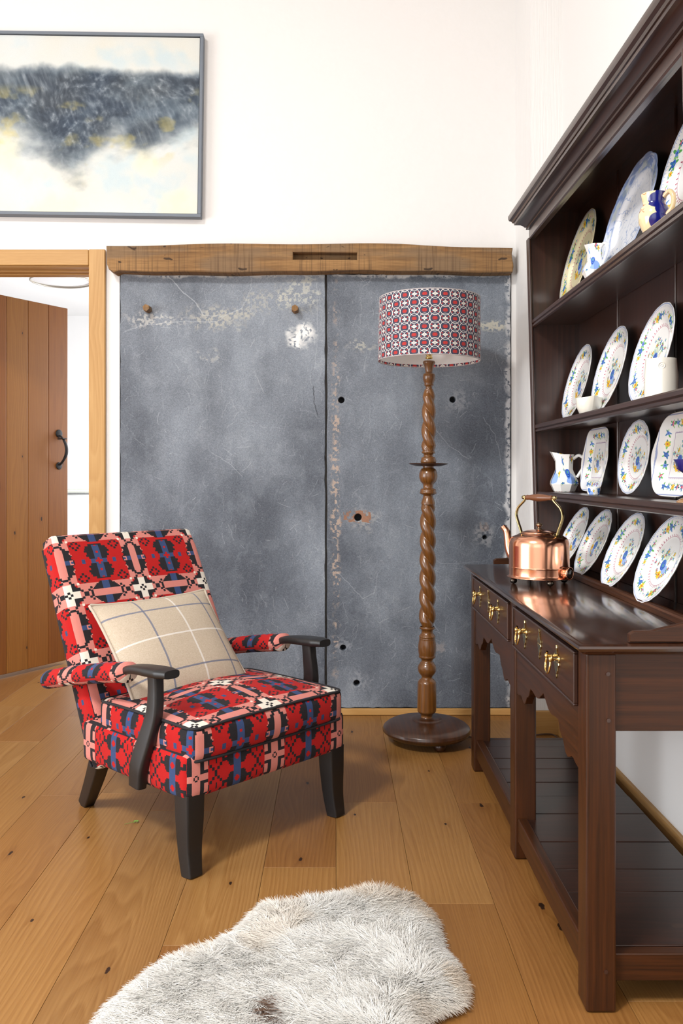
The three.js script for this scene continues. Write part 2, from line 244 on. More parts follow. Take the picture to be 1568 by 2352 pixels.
// plank door, standing ajar into the bedroom
{
  const d = structGroup('door_1'); d.position.set(-1.562, 0, -5.08); d.rotation.y = Math.atan2(0.853, 0.5225);   // local -x runs from the free edge to the hinge
  reseed(21);
  for (let k = 0; k < 8; k++) part('plank', wuv(extrude([[-0.141 * (k + 1) + 0.001, 0.02], [-0.141 * k - 0.001, 0.02], [-0.141 * k - 0.001, 2.068], [-0.141 * (k + 1) + 0.001, 2.068]], 0.022, { bevel: 0.003 }).translate(0, 0, -0.022), 'y'), doorOak[(k * 2 + 1) % 3], d);
  part('plank_core', wuv(plain(-1.125, -0.006, 0.03, 2.06, -0.03, -0.02), 'y'), doorOak[1], d);
  for (const y of [0.3, 1.05, 1.8]) part('ledge', wuv(box(-1.09, -0.04, y, y + 0.12, -0.052, -0.0245, 0.004), 'x'), doorOak[0], d);
  const h = part('latch_handle', [lathe([[0, 0.006], [0.02, 0.006], [0.0235, 0.003], [0.0235, 0]], 28).rotateX(Math.PI / 2).translate(-0.067, 1.336, 0.004), lathe([[0, 0.006], [0.018, 0.006], [0.021, 0.003], [0.021, 0]], 28).rotateX(Math.PI / 2).translate(-0.067, 1.15, 0.004), sweptBar([[-0.067, 1.325, 0.012, 0.006, 0.005], [-0.064, 1.31, 0.03, 0.006, 0.005], [-0.06, 1.27, 0.055, 0.010, 0.006], [-0.06, 1.22, 0.058, 0.011, 0.006], [-0.063, 1.18, 0.036, 0.008, 0.005], [-0.067, 1.155, 0.01, 0.007, 0.005]], [1, 0, 0], 30, 2.6)], iron, d, 'black wrought-iron thumb latch');
  part('thumb_piece', [box(-0.078, -0.048, 1.303, 1.309, 0.004, 0.05, 0.002)], iron, h);
}
console.log('shell done');

// ---------------------------------------------------------------- slate slabs
// strokes (scratches, cracks, lime) rasterised into a mask in metres
function maskLayer(w, h, W, H) {
  const a = new Float32Array(w * h);
  return {
    a, line(pts, r, s) {
      for (let k = 0; k + 1 < pts.length; k++) {
        const [x0, y0] = pts[k], [x1, y1] = pts[k + 1], n = Math.max(2, Math.ceil(Math.hypot(x1 - x0, y1 - y0) / (W / w)));
        for (let i = 0; i <= n; i++) this.dot(lerp(x0, x1, i / n), lerp(y0, y1, i / n), r, s);
      }
    },
    dot(x, y, r, s) {
      const cx = x / W * w, cy = y / H * h, R = Math.max(0.7, r / W * w);
      for (let j = Math.max(0, Math.floor(cy - R)); j <= Math.min(h - 1, cy + R); j++) for (let i = Math.max(0, Math.floor(cx - R)); i <= Math.min(w - 1, cx + R); i++) { const q = 1 - Math.hypot(i - cx, j - cy) / (R + 0.5); if (q > 0) a[j * w + i] = Math.max(a[j * w + i], s * Math.min(1, q * 1.6)); }
    },
  };
}
function slateTex(seed, W, H, marks) {
  const w = 1024, h = Math.round(1024 * H / W / 8) * 8 > 2048 ? 2048 : Math.round(1024 * H / W), L = maskLayer(w, h, W, H), D = maskLayer(w, h, W, H), ox = seed * 31.3;
  reseed(seed * 101);
  for (let k = 0; k < 330; k++) { let x = rnd() * W, y = rnd() * H, a = rnd() * Math.PI, l = 0.01 + 0.06 * rnd() * rnd(), p = [[x, y]]; for (let i = 0; i < 4; i++) { x += Math.cos(a) * l / 4; y += Math.sin(a) * l / 4; a += (rnd() - 0.5) * 0.5; p.push([x, y]); } L.line(p, 0.0006 + 0.0007 * rnd(), 0.2 + 0.45 * rnd()); }
  for (let k = 0; k < 60; k++) { let x = rnd() * W, y = rnd() * H, p = [[x, y]]; const a = 1.1 + rnd() * 1.2; for (let i = 0; i < 7; i++) { x += Math.cos(a) * 0.018 * rnd() + (rnd() - 0.5) * 0.01; y -= Math.sin(a) * 0.018 * rnd(); p.push([x, y]); } L.line(p, 0.0011, 0.25 + 0.25 * rnd()); }
  for (let k = 0; k < 3200; k++) L.dot(rnd() * W, rnd() * H, 0.0009 + 0.0014 * rnd() * rnd(), 0.15 + 0.4 * rnd());
  for (const [pts, r, s] of marks.cracks) { const q = []; for (let k = 0; k + 1 < pts.length; k++) for (let i = 0; i < 6; i++) q.push([lerp(pts[k][0], pts[k + 1][0], i / 6) + (rnd() - 0.5) * 0.006, lerp(pts[k][1], pts[k + 1][1], i / 6) + (rnd() - 0.5) * 0.006]); q.push(pts[pts.length - 1]); (s < 0 ? D : L).line(q, r, Math.abs(s)); }
  const height = new Float32Array(w * h);
  const col = dataTex(w, h, (u, v, i, j) => {
    const x = u * W, y = v * H, big = fbm(ox + x * 2.1, y * 1.7 + ox, 4), mid = fbm(ox + 9 + x * 9, y * 7, 4), fine = noise(x * 330 + ox, y * 330), fine2 = noise(x * 800 + ox, y * 800), streak = fbm(ox + x * 30, y * 3.5, 3);
    let c = mix3(hex(0x4d535d), hex(0x818993), clamp(0.5 + 2.1 * (big - 0.5) + 0.55 * (mid - 0.5) + 0.2 * (streak - 0.5)));
    const vein = sstep(0.57, 0.72, fbm(ox + x * 16 + 3, y * 12 + 40, 4)) * 0.12 + (1 - sstep(0.0, 0.02, Math.abs(fbm(ox + x * 6, y * 5 + 7, 4) - 0.5))) * 0.14 * sstep(0.4, 0.6, mid); c = mix3(c, hex(0xa9b0b6), vein);
    const sp = (fine - 0.5) * 0.09 + (fine2 - 0.5) * 0.08; c = [c[0] + sp, c[1] + sp, c[2] + sp];
    for (const [lx, ly, rx, ry, s, tint, gr] of marks.lime) { const e = Math.hypot((x - lx) / rx, (y - ly) / ry) + (fbm(x * 26 + lx * 40, y * 26, 3) - 0.5) * 1.5; if (e < 1.25) { const k = clamp((1.25 - e) * 1.4) * s * sstep(gr, gr + 0.14, fbm(x * 95 + 5, y * 95 + lx, 3)); c = mix3(c, hex(tint), k); } }
    for (const [lx, ly, rx, ry, s, tint] of marks.stain) { const e = Math.max(Math.abs(x - lx) / rx, Math.abs(y - ly) / ry) + (fbm(x * 40 + lx, y * 40, 3) - 0.5) * 0.5; if (e < 1) c = mix3(c, hex(tint), s * sstep(0.35, 0.55, fbm(x * 70, y * 70 + 3, 3))); }
    const l = L.a[j * w + i], d = D.a[j * w + i]; c = mix3(c, hex(0xc3c8cb), l * 0.72); c = mix3(c, hex(0x24272c), d);
    height[j * w + i] = 0.5 + 0.3 * (mid - 0.5) + 0.12 * (fine - 0.5) - 0.5 * d + 0.1 * l; return c;
  });
  col.wrapS = col.wrapT = THREE.ClampToEdgeWrapping;
  const bump = dataTex(w, h, (u, v, i, j) => [height[j * w + i], height[j * w + i], height[j * w + i]], false); bump.wrapS = bump.wrapT = THREE.ClampToEdgeWrapping;
  return std({ map: col, roughness: 0.62, bumpMap: bump, bumpScale: 0.0035 });
}
function circ(x, y, r) { const p = new THREE.Path(); p.absarc(x, y, r, 0, Math.PI * 2, true); return p; }
function ragged(x0, x1, y0, y1, seed, amp) {
  reseed(seed); const p = [], N = 40; const go = (xa, ya, xb, yb) => { for (let i = 0; i < N; i++) { const t = i / N, j = (rnd() - 0.5) * amp; p.push(xa === xb ? [xa + j, lerp(ya, yb, t)] : [lerp(xa, xb, t), ya + j]); } };
  go(x0, y0, x1, y0); go(x1, y0, x1, y1); go(x1, y1, x0, y1); go(x0, y1, x0, y0); return p;
}
function slab(x0, x1, y0, y1, seed, holes, marks, label) {
  const W = x1 - x0, H = y1 - y0, m = slateTex(seed, W, H, marks);
  const t = thing('slate_slab', label, 'slate slab', [(x0 + x1) / 2, y0, BW - 0.06], 0);
  const g = extrude(ragged(0.003, W - 0.003, 0.003, H - 0.003, seed * 3, 0.004), 0.056, { holes: holes.map(h => circ(h[0], h[1], h[2])), bevel: 0.003, curve: 20 }), p = g.attributes.position, uv = g.attributes.uv;
  for (let i = 0; i < p.count; i++) uv.setXY(i, p.getX(i) / W, p.getY(i) / H);
  part('stone_face', g.translate(x0, y0, BW - 0.05), m, t);
  part('stone_backing', plain(x0 + 0.004, x1 - 0.004, y0 + 0.004, y1 - 0.004, BW - 0.066, BW - 0.0545), std({ color: lin(0.05, 0.05, 0.055), roughness: 0.9 }), t);
  return t;
}
const SY = 0.031;
const s1 = slab(-0.986, -0.0445, SY, 2.022, 3, [], {
  cracks: [[[[0.22, 1.98], [0.28, 1.91], [0.35, 1.85], [0.38, 1.80]], 0.0022, 0.7], [[[0.38, 1.80], [0.47, 1.79], [0.56, 1.83], [0.60, 1.92], [0.60, 1.99]], 0.0022, 0.5], [[[0.02, 1.72], [0.12, 1.755], [0.3, 1.77], [0.45, 1.765]], 0.002, 0.45], [[[0.885, 1.47], [0.89, 1.40], [0.905, 1.34]], 0.002, -0.55], [[[0.62, 1.52], [0.66, 1.44]], 0.0016, 0.5], [[[0.42, 1.17], [0.5, 1.12], [0.56, 1.06]], 0.001, 0.6], [[[0.47, 1.19], [0.53, 1.15]], 0.0008, 0.5], [[[0.9, 1.95], [0.905, 1.7], [0.89, 1.55]], 0.0018, 0.35]],
  lime: [[0.45, 1.79, 0.16, 0.05, 0.6, 0xb9b4a4, 0.44], [0.66, 1.86, 0.12, 0.05, 0.4, 0xb9b4a4, 0.48], [0.16, 1.77, 0.14, 0.035, 0.55, 0xcfcac0, 0.46], [0.82, 1.88, 0.1, 0.08, 0.6, 0xc4c2b4, 0.48], [0.83, 1.70, 0.055, 0.05, 1, 0xe6e6e3, 0.30], [0.47, 1.985, 0.5, 0.016, 0.8, 0xc9c8c5, 0.25], [0.42, 1.61, 0.06, 0.03, 0.4, 0xb8b6ac, 0.5]], stain: [],
}, 'grey-blue slate slab with two wooden pegs and white lime stains');
for (const [x, y, tilt] of [[-0.854, 1.853, 0.2], [-0.183, 1.851, -0.15]]) part('peg', wuv(new THREE.CylinderGeometry(0.0155, 0.0175, 0.07, 6).rotateX(Math.PI / 2).rotateZ(tilt).translate(x, y, BW + 0.03), 'z'), std({ map: beamTex, roughness: 0.8 }), s1, 'stub of brown wood');
slab(-0.0405, 0.803, SY, 2.018, 4, [[0.068, 1.410, 0.0145], [0.577, 1.412, 0.0145], [0.144, 0.873, 0.017], [0.723, 0.782, 0.0105], [0.076, 0.277, 0.0135], [0.138, 0.115, 0.0145]], {
  cracks: [[[[0.50, 1.27], [0.56, 1.20], [0.65, 1.14]], 0.0014, 0.55], [[[0.05, 0.62], [0.12, 0.55], [0.17, 0.50], [0.22, 0.53]], 0.0015, 0.55], [[[0.22, 0.53], [0.235, 0.62]], 0.0012, 0.5], [[[0.235, 0.52], [0.25, 0.3]], 0.001, 0.4], [[[0.47, 0.72], [0.52, 0.66], [0.7, 0.67]], 0.001, 0.4], [[[0.3, 1.6], [0.33, 1.5]], 0.0012, 0.4], [[[0.715, 1.33], [0.77, 1.25], [0.8, 1.12]], 0.0011, 0.6]],
  lime: [[0.75, 1.75, 0.09, 0.022, 0.8, 0xc8c3b2, 0.38], [0.15, 1.66, 0.06, 0.03, 0.6, 0xbfbcae, 0.46], [0.042, 1.0, 0.02, 0.75, 0.75, 0xc0a692, 0.47], [0.42, 1.985, 0.45, 0.016, 0.85, 0xd0cfcc, 0.25], [0.835, 1.0, 0.02, 1.2, 0.85, 0xc9c9ca, 0.3], [0.17, 0.86, 0.05, 0.045, 0.5, 0xb5b1aa, 0.4], [0.72, 0.79, 0.04, 0.06, 0.5, 0xb5b5b5, 0.4], [0.6, 1.40, 0.045, 0.05, 0.5, 0xa7abb0, 0.4], [0.09, 0.28, 0.04, 0.04, 0.35, 0xa7abb0, 0.42], [0.15, 0.12, 0.045, 0.045, 0.35, 0xa7abb0, 0.42], [0.52, 0.27, 0.03, 0.03, 0.4, 0xb5a79f, 0.45]],
  stain: [[0.135, 0.877, 0.062, 0.026, 0.75, 0x9a6242], [0.72, 0.83, 0.02, 0.02, 0.3, 0x9a7a68]],
}, 'grey-blue slate slab with drilled holes behind the floor lamp');

// ---------------------------------------------------------------- oak lintel over the slate
{
  const t = thing('oak_lintel', 'old weathered oak beam with a cut mortise slot above the slate', 'beam', [-0.12, 2.0, BW], 0);
  const top = x => 2.128 + 0.010 * Math.sin((x + 1.03) / 1.82 * Math.PI) + 0.003 * Math.sin(x * 9) - 0.012 * Math.max(0, x - 0.3) * 2, bot = x => 2.012 + 0.004 * Math.sin(x * 5 + 1) + 0.002 * Math.sin(x * 17);
  const out = []; const X0 = -1.029, X1 = 0.796; for (let i = 0; i <= 40; i++) { const x = lerp(X0, X1, i / 40); out.push([x, top(x)]); }
  for (let i = 0; i <= 6; i++) out.push([X1 - 0.004 * Math.sin(i), lerp(top(X1), bot(X1), (i + 0.5) / 7)]);
  for (let i = 0; i <= 36; i++) { const x = lerp(X1, X0 + 0.06, i / 36); out.push([x, bot(x)]); }
  out.push([X0 + 0.035, 2.008], [X0 + 0.012, 2.022], [X0 + 0.003, 2.045]);
  const front = extrude(out.slice().reverse(), 0.04, { bevel: 0.006, holes: [[[-0.19, 2.066], [-0.19, 2.098], [0.097, 2.096], [0.097, 2.065]]] }).translate(0, 0, BW + 0.036);
  const back = extrude(out.slice().reverse(), 0.029, { bevel: 0.0 }).translate(0, 0, BW + 0.001);
  part('beam_body', [wuv(front, 'x', 0, 0), wuv(back, 'x', 0, 0)].map(g => { const uv = g.attributes.uv; for (let i = 0; i < uv.count; i++) { const a = uv.getX(i); uv.setXY(i, uv.getY(i), a); } return g; }), beamWood, t);
}
// ---------------------------------------------------------------- painting
{
  const W = 1.26, H = 0.832, t = thing('framed_painting', 'abstract blue, grey and cream seascape painting in a thin grey frame', 'painting', [-0.61 - W / 2, 2.276, BW + 0.001], 0.0001);
  t.rotation.set(0, 0, -0.0145);
  const paint = dataTex(1400, 900, (u, v) => {
    const x = u * W, y = v * H, wx = x + 0.05 * (fbm(x * 5, y * 5, 3) - 0.5), dirn = 0.35 * (fbm(x * 2.2 + 4, y * 2.2, 2) - 0.5), q = y + dirn * 0.25;
    let c = mix3(hex(0xd2d1c6), hex(0xcdd5d8), fbm(x * 5, y * 5 + 9, 4)); c = mix3(c, hex(0xe2dfc0), sstep(0.5, 0.75, fbm(x * 6 + 20, y * 4, 4)) * (1 - sstep(0.5, 0.8, v)) * 0.7); c = mix3(c, hex(0xb9ccd3), sstep(0.52, 0.8, fbm(x * 7 + 33, y * 8, 4)) * 0.7);
    const edge = 0.80 + 0.05 * (fbm(x * 3.5, 2, 3) - 0.5) - 0.015 * u, low = 0.47 + 0.22 * (fbm(x * 2.6 + 2, 7, 3) - 0.5) - 0.14 * Math.exp(-Math.pow((x - 0.62) / 0.2, 2)) + 0.05 * u;
    const body = (1 - sstep(edge - 0.03, edge + 0.045, v + 0.05 * (fbm(wx * 18, y * 14, 4) - 0.5))) * sstep(low - 0.16, low + 0.17, v + 0.28 * (fbm(wx * 8, q * 11, 5) - 0.5));
    const dk = clamp(body * (0.72 + 1.5 * (fbm(wx * 7 + 11, q * 10, 5) - 0.35))); c = mix3(c, mix3(hex(0x6c8aa6), hex(0x8b8f86), fbm(x * 4 + 50, y * 6, 3)), clamp(body * 0.9)); c = mix3(c, mix3(hex(0x1b2c43), hex(0x26292d), fbm(x * 5 + 3, y * 7, 3)), dk * 0.9);
    c = mix3(c, hex(0xc9b45e), sstep(0.60, 0.78, fbm(x * 9 + 70, y * 12 + 5, 4)) * sstep(low - 0.22, low - 0.02, v) * (1 - sstep(0.66, 0.74, v)) * 0.42);
    const st = Math.pow(fbm(wx * 46 + y * 22, y * 30 - x * 16 + 9 * fbm(x * 4, y * 4, 2), 4), 3.0), st2 = Math.pow(noise((x + y * 0.4) * 90, (y - x * 0.3) * 22), 3); c = mix3(c, hex(0xd5dee2), clamp((st * 0.75 + st2 * 0.16) * body)); const cv = (noise(x * 900, y * 900) - 0.5) * 0.03; return [c[0] + cv, c[1] + cv, c[2] + cv];
  });
  paint.wrapS = paint.wrapT = THREE.ClampToEdgeWrapping;
  const m = std({ map: paint, roughness: 0.75 }), F = std({ color: lin(0.14, 0.165, 0.20), roughness: 0.55 }), b = 0.014, D = 0.045;
  const can = new THREE.PlaneGeometry(W - 2 * b - 0.006, H - 2 * b - 0.006).translate(0, H / 2, 0.036); part('canvas', [can, plain(-W / 2 + b + 0.003, W / 2 - b - 0.003, b + 0.003, H - b - 0.003, 0.006, 0.035)], m, t);
  for (const [x0, x1, y0, y1] of [[-W / 2, W / 2, 0, b], [-W / 2, W / 2, H - b, H], [-W / 2, -W / 2 + b, b, H - b], [W / 2 - b, W / 2, b, H - b]]) part('frame_rail', box(x0, x1, y0, y1, 0, D, 0.0015), F, t);
}
console.log('wall pieces done');

// ---------------------------------------------------------------- floor lamp
{
  const t = thing('floor_lamp', 'tall barley-twist wooden floor lamp with a patterned drum shade', 'floor lamp', [0.374, 0, -3.577], 0.0001); t.rotation.set(0, 0, -0.0067);
  const S = 0.000479, Y4 = z => 1.1 - (620 + z / 3.7333 - 1090) * 0.0017885, Y5 = z => 1.1 - (1150 + z / 3.7333 - 1090) * 0.0017885;
  const spindle = (prof, uvH = 1) => { const g = lathe(prof, 48); const p = g.attributes.position, uv = g.attributes.uv; for (let i = 0; i < p.count; i++) uv.setXY(i, Math.atan2(p.getX(i), p.getZ(i)) * 0.025, p.getY(i)); return g; };
  const sm = (list, Y) => list.map(([y, r]) => [r * S, Y(y)]).reverse();
  const upper = sm([[780, 2], [781, 48], [790, 53], [800, 52], [815, 45], [835, 38], [870, 31], [886, 31], [889, 44], [895, 49], [910, 53], [925, 53], [945, 50], [965, 42], [978, 37], [981, 41], [988, 41], [993, 38], [998, 30], [1012, 28], [1030, 34], [1045, 40]], Y4);
  const mid = sm([[1555, 55], [1572, 60], [1576, 44], [1595, 40], [1604, 42], [1607, 58], [1615, 62], [1622, 60], [1626, 64], [1645, 68], [1658, 62], [1670, 50], [1700, 46], [1704, 58], [1708, 62], [1725, 71], [1745, 77], [1768, 79], [1790, 76], [1812, 68], [1828, 54], [1834, 49], [1840, 44], [1862, 43], [1874, 46], [1878, 62], [1888, 69], [1896, 66], [1900, 70], [1908, 73], [1918, 70], [1926, 54], [1932, 43], [1945, 43], [1965, 49], [1990, 58], [2010, 60]], Y4);
  const low = sm([[1080, 60], [1095, 68], [1104, 52], [1125, 50], [1138, 52], [1144, 60], [1150, 60], [1154, 66], [1162, 71], [1170, 69], [1174, 65], [1178, 70], [1184, 68], [1195, 69], [1225, 75], [1255, 78], [1285, 77], [1312, 73], [1324, 69], [1328, 71], [1340, 72], [1346, 67], [1350, 56], [1362, 50], [1376, 48], [1382, 56], [1390, 61], [1396, 62], [1410, 74], [1435, 80], [1460, 77], [1480, 66], [1488, 58], [1492, 56], [1500, 49], [1512, 45], [1524, 50], [1532, 62], [1540, 68], [1550, 76], [1562, 80], [1680, 82], [1795, 81], [1806, 77], [1816, 70], [1820, 60], [1832, 52], [1846, 48], [1858, 52], [1866, 66], [1878, 76], [1893, 81], [1910, 80], [1920, 74], [1935, 60]], Y5);
  const twist = (y0, y1, r0, r1, ph) => { const N = 260; const g = grid(72, N, (u, v) => { const y = lerp(y0, y1, v), th = u * Math.PI * 2, f = -2 * Math.PI * y / 0.1545 + ph, e = Math.min(1, Math.min(v, 1 - v) * (y1 - y0) / 0.03), lobe = Math.pow(Math.abs(Math.cos(th - f)), 0.85); const R = lerp(r0, r1, v) * lerp(0.80 + 0 * lobe, 0.63 + 0.41 * lobe, e) * (0.86 + 0.14 * e); return [R * Math.sin(th), y, R * Math.cos(th)]; }, { closedU: true, uvs: (u, v, q) => [u * 0.16, q[1]] }); return g; };
  part('pole', [spindle(upper), spindle(mid), spindle(low), twist(Y5(1100), Y4(1985), 70 * S, 66 * S, 0.6), twist(Y4(1570), Y4(1025), 64 * S, 54 * S, 0.2)], lampWood, t);
  part('tray', spindle([[0.02, 1.135], [0.05, 1.134], [0.0775, 1.1425], [0.0795, 1.1455], [0.0775, 1.1465], [0.05, 1.1405], [0.02, 1.1395]].map(p => [p[0], p[1]])), darkWood, t, 'thin dark disc halfway up the pole');
  const base = lathe([[0.001, 0.030], [0.15, 0.030], [0.163, 0.034], [0.170, 0.040], [0.173, 0.044], [0.176, 0.045], [0.180, 0.050], [0.180, 0.056], [0.177, 0.059], [0.178, 0.062], [0.175, 0.066], [0.172, 0.067], [0.166, 0.074], [0.150, 0.082], [0.120, 0.089], [0.085, 0.093], [0.064, 0.094], [0.062, 0.098], [0.056, 0.102], [0.040, 0.104], [0.001, 0.104]], 72); { const p = base.attributes.position, uv = base.attributes.uv; for (let i = 0; i < p.count; i++) uv.setXY(i, p.getX(i) + 0.2, p.getZ(i) + 0.2); }
  part('base', base, lampBaseWood, t);
  for (const a of [0.35, 2.45, 4.55]) part('foot', lathe([[0.001, 0], [0.014, 0], [0.02, 0.004], [0.024, 0.014], [0.023, 0.024], [0.018, 0.031]], 24).translate(Math.sin(a) * 0.12, 0, Math.cos(a) * 0.12), lampBaseWood, t);
  part('lamp_holder', lathe([[0.0135, 1.575], [0.0145, 1.578], [0.0145, 1.582], [0.011, 1.585], [0.0115, 1.589], [0.0165, 1.592], [0.0165, 1.604], [0.015, 1.61], [0.015, 1.65], [0.001, 1.652]], 28), brass, t, 'brass lamp holder');
  part('bulb', lathe([[0.001, 1.765], [0.018, 1.76], [0.029, 1.74], [0.03, 1.72], [0.022, 1.695], [0.014, 1.675], [0.013, 1.65]], 24), phy({ color: lin(0.85, 0.85, 0.84), roughness: 0.3 }), t, 'unlit white bulb');
  // drum shade with printed interlaced rings
  const cell = 128, shadeTex = canvasTex(cell * 2, cell * 2, (c, w, h) => {
    c.fillStyle = '#3d4056'; c.fillRect(0, 0, w, h);
    for (let i = -1; i < 3; i++) for (let j = -1; j < 4; j++) {
      const x = i * cell + cell / 2, y = j * cell + cell / 2, red = (i + j) & 1;
      if (red) { c.fillStyle = '#c8352f'; c.fillRect(x - 26, y - 19, 52, 38); c.fillRect(x - 20, y - 27, 10, 54); c.fillRect(x - 5, y - 27, 10, 54); c.fillRect(x + 10, y - 27, 10, 54); c.fillRect(x - 33, y - 8, 66, 6); c.fillRect(x - 33, y + 6, 66, 6); c.fillStyle = '#6d2b33'; for (const a of [-18, 0, 18]) { c.fillRect(x + a - 4, y - 14, 7, 9); c.fillRect(x + a - 4, y + 6, 7, 9); } }
      else { c.fillStyle = '#a8383c'; for (const [a, b] of [[-40, -26], [40, -26], [-40, 26], [40, 26]]) { c.beginPath(); c.ellipse(x + a, y + b, 11, 13, 0, 0, 7); c.fill(); } c.fillStyle = '#f4efe6'; c.fillRect(x - 6, y - 36, 12, 72); c.fillRect(x - 36, y - 7, 72, 14); c.fillRect(x - 17, y - 19, 34, 38); c.fillRect(x - 27, y - 12, 54, 24); c.fillStyle = '#4c3140'; for (const [a, b] of [[-10, -1], [10, -1], [0, -11], [0, 9]]) c.fillRect(x + a - 4, y + b - 3, 8, 7); }
      c.strokeStyle = '#f1ece6'; c.lineWidth = 7.5; c.beginPath(); c.ellipse(x, y, 62, 78, 0, 0, 7); c.stroke();
    }
  });
  shadeTex.repeat.set(16, 4.08); shadeTex.offset.set(0.25, 0.02);
  const y0 = 1.565, y1 = 1.824, R0 = 0.2095, R1 = 0.2065, wallOf = (r0, r1, inside) => grid(96, 4, (u, v) => { const th = (inside ? -1 : 1) * u * Math.PI * 2 + Math.PI, r = lerp(r0, r1, v); return [r * Math.sin(th), lerp(y0, y1, v), r * Math.cos(th)]; }, { closedU: true });
  const shade = part('lamp_shade', wallOf(R0, R1, false), phy({ map: shadeTex, roughness: 0.85, transmission: 0.12, thickness: 0 }), t, 'drum shade printed with rows of red and white motifs in rings');
  part('shade_lining', wallOf(R0 - 0.0015, R1 - 0.0015, true), phy({ color: lin(0.86, 0.84, 0.83), roughness: 0.7, transmission: 0.12, thickness: 0 }), shade);
  { const hemTex = shadeTex.clone(); hemTex.repeat.set(16, 0.2); hemTex.offset.set(0.25, 0.66); part('shade_hem', grid(96, 1, (u, v) => { const th = -u * Math.PI * 2 + Math.PI, r = R0 - 0.0026; return [r * Math.sin(th), y0 + 0.012 * v, r * Math.cos(th)]; }, { closedU: true }), std({ map: hemTex, roughness: 0.85 }), shade); }
  for (const [y, r] of [[y0 + 0.002, R0 - 0.001], [y1 - 0.002, R1 - 0.001]]) part('shade_ring', new THREE.TorusGeometry(r, 0.0021, 8, 80).rotateX(Math.PI / 2).translate(0, y, 0), std({ color: lin(0.5, 0.45, 0.45), roughness: 0.6 }), shade);
  for (const a of [-0.95, 1.15, 3.2]) part('shade_spoke', tube([[Math.sin(a) * 0.016, y0 + 0.045, Math.cos(a) * 0.016], [Math.sin(a) * 0.1, y0 + 0.022, Math.cos(a) * 0.1], [Math.sin(a) * (R0 - 0.002), y0 + 0.003, Math.cos(a) * (R0 - 0.002)]], 0.0013, 12, 6), whitePaint, shade);
}

// ---------------------------------------------------------------- armchair
const RED = hex(0xb20706), BLK = hex(0x17151b), WHT = hex(0xe4ddd0), BLU = hex(0x40609f), NAV = hex(0x1d2436);
function weave(kind, i, j) {      // fine twill of two yarns
  const t = ((i + j * 2) % 6 + 6) % 6;
  if (kind === 'pink') return t < 3 ? hex(0xd27f74) : (t < 4 ? hex(0xae2a22) : hex(0xe0a99e));
  if (kind === 'blue') return t < 3 ? BLU : NAV;
  const n = (LAT[(i * 131 + j * 17) & 65535] - 0.5) * 0.05, b = kind === 'red' ? RED : kind === 'black' ? BLK : WHT; return [b[0] + n, b[1] + n * 0.5, b[2] + n * 0.5];
}
function blanketA(ax, ay) {        // ax 0..16, ay 0..14 cells from the white cross, in half-cell steps
  const cx = 16 - ax, cy = 14 - ay, ix = Math.floor(ax), iy = Math.floor(ay);
  if ((ax <= 4.5 && ay <= 1.5) || (ay <= 4.5 && ax <= 1.5)) return (ax < 0.5 && ay > 0.5 && ay < 1.5) || (ay < 0.5 && ax > 0.5 && ax < 1.5) ? 'black' : 'white';
  if (ax + ay <= 6.8 && ax > 1.5 && ay > 1.5) return 'black';
  if (ax > 3.9 && ax < 5 && ay > 3.9 && ay < 5) return 'white';
  if (ay < 5 && ax > 4) {                                          // horizontal band
    if (ix >= 4 && ix <= 9 && Math.abs(ix - 6.5) - 0.5 === iy && iy < 4) return 'black';
    if (ax > 9) { if (ay <= 1.3) return ax > 10 ? 'pink' : 'black'; if (cx <= 1.6) return 'blue'; if (ay <= (ax - 8.4) * 0.85 + 0.5) return 'black'; }
    if (ay <= 4.5) return 'pink';
  }
  if (ax <= 7 && ay > 4) {                                         // vertical band
    if (iy >= 4 && iy <= 8 && Math.abs(iy - 6) === ix && ix < 3) return 'black';
    if (ay > 6.5) {
      if (ax <= 1.4 && ay > 7) return 'pink';
      if (cy <= 1.0) { if (ax <= 3.5) return 'blue'; if (ax <= 5) return ax > 4 && cy < 0.5 ? 'blue' : 'pink'; if (ax <= 5.5) return 'black'; }
      else { const tooth = [2.1, 3.0, 4.3, 3.8, 5.0, 4.4, 5.2, 4.6][Math.min(7, Math.floor(ay - 6.5))]; if (ax <= tooth) return (cy > 3 && cy < 3.6 && ax > 4.4 && ax < 5.2) ? 'pink' : 'black'; }
    }
    if (ax <= 4.5) return 'pink';
  }
  // red field with a serrated oval
  if (cy <= 0.9 && cx <= 3.4) return (cx <= 1.6 && cy <= 0.5) || (cx <= 0.5) ? 'red' : 'blue';
  if (cy <= 1.6 && cx <= 0.5) return 'red';
  if (cx <= 1.35 && cy <= 7.4) return (cx < 0.5 && cy > 3.4 && cy < 4.4) || (cy > 7.2 && cx < 0.5) ? 'red' : 'blue';
  const w = [2.6, 4.0, 5.1, 4.4, 5.6, 5.0, 4.3, 2.9, 0, 0][Math.min(9, Math.floor(cy + 0.01))]; if (cx <= w && cy > 0.9) return 'black';
  if (Math.abs(ix - 7) + Math.abs(iy - 6) === 2 && ix > 4) return 'black';
  if (Math.hypot(ax - 9.2, ay - 13.7) < 0.75) return 'blue';
  return 'red';
}
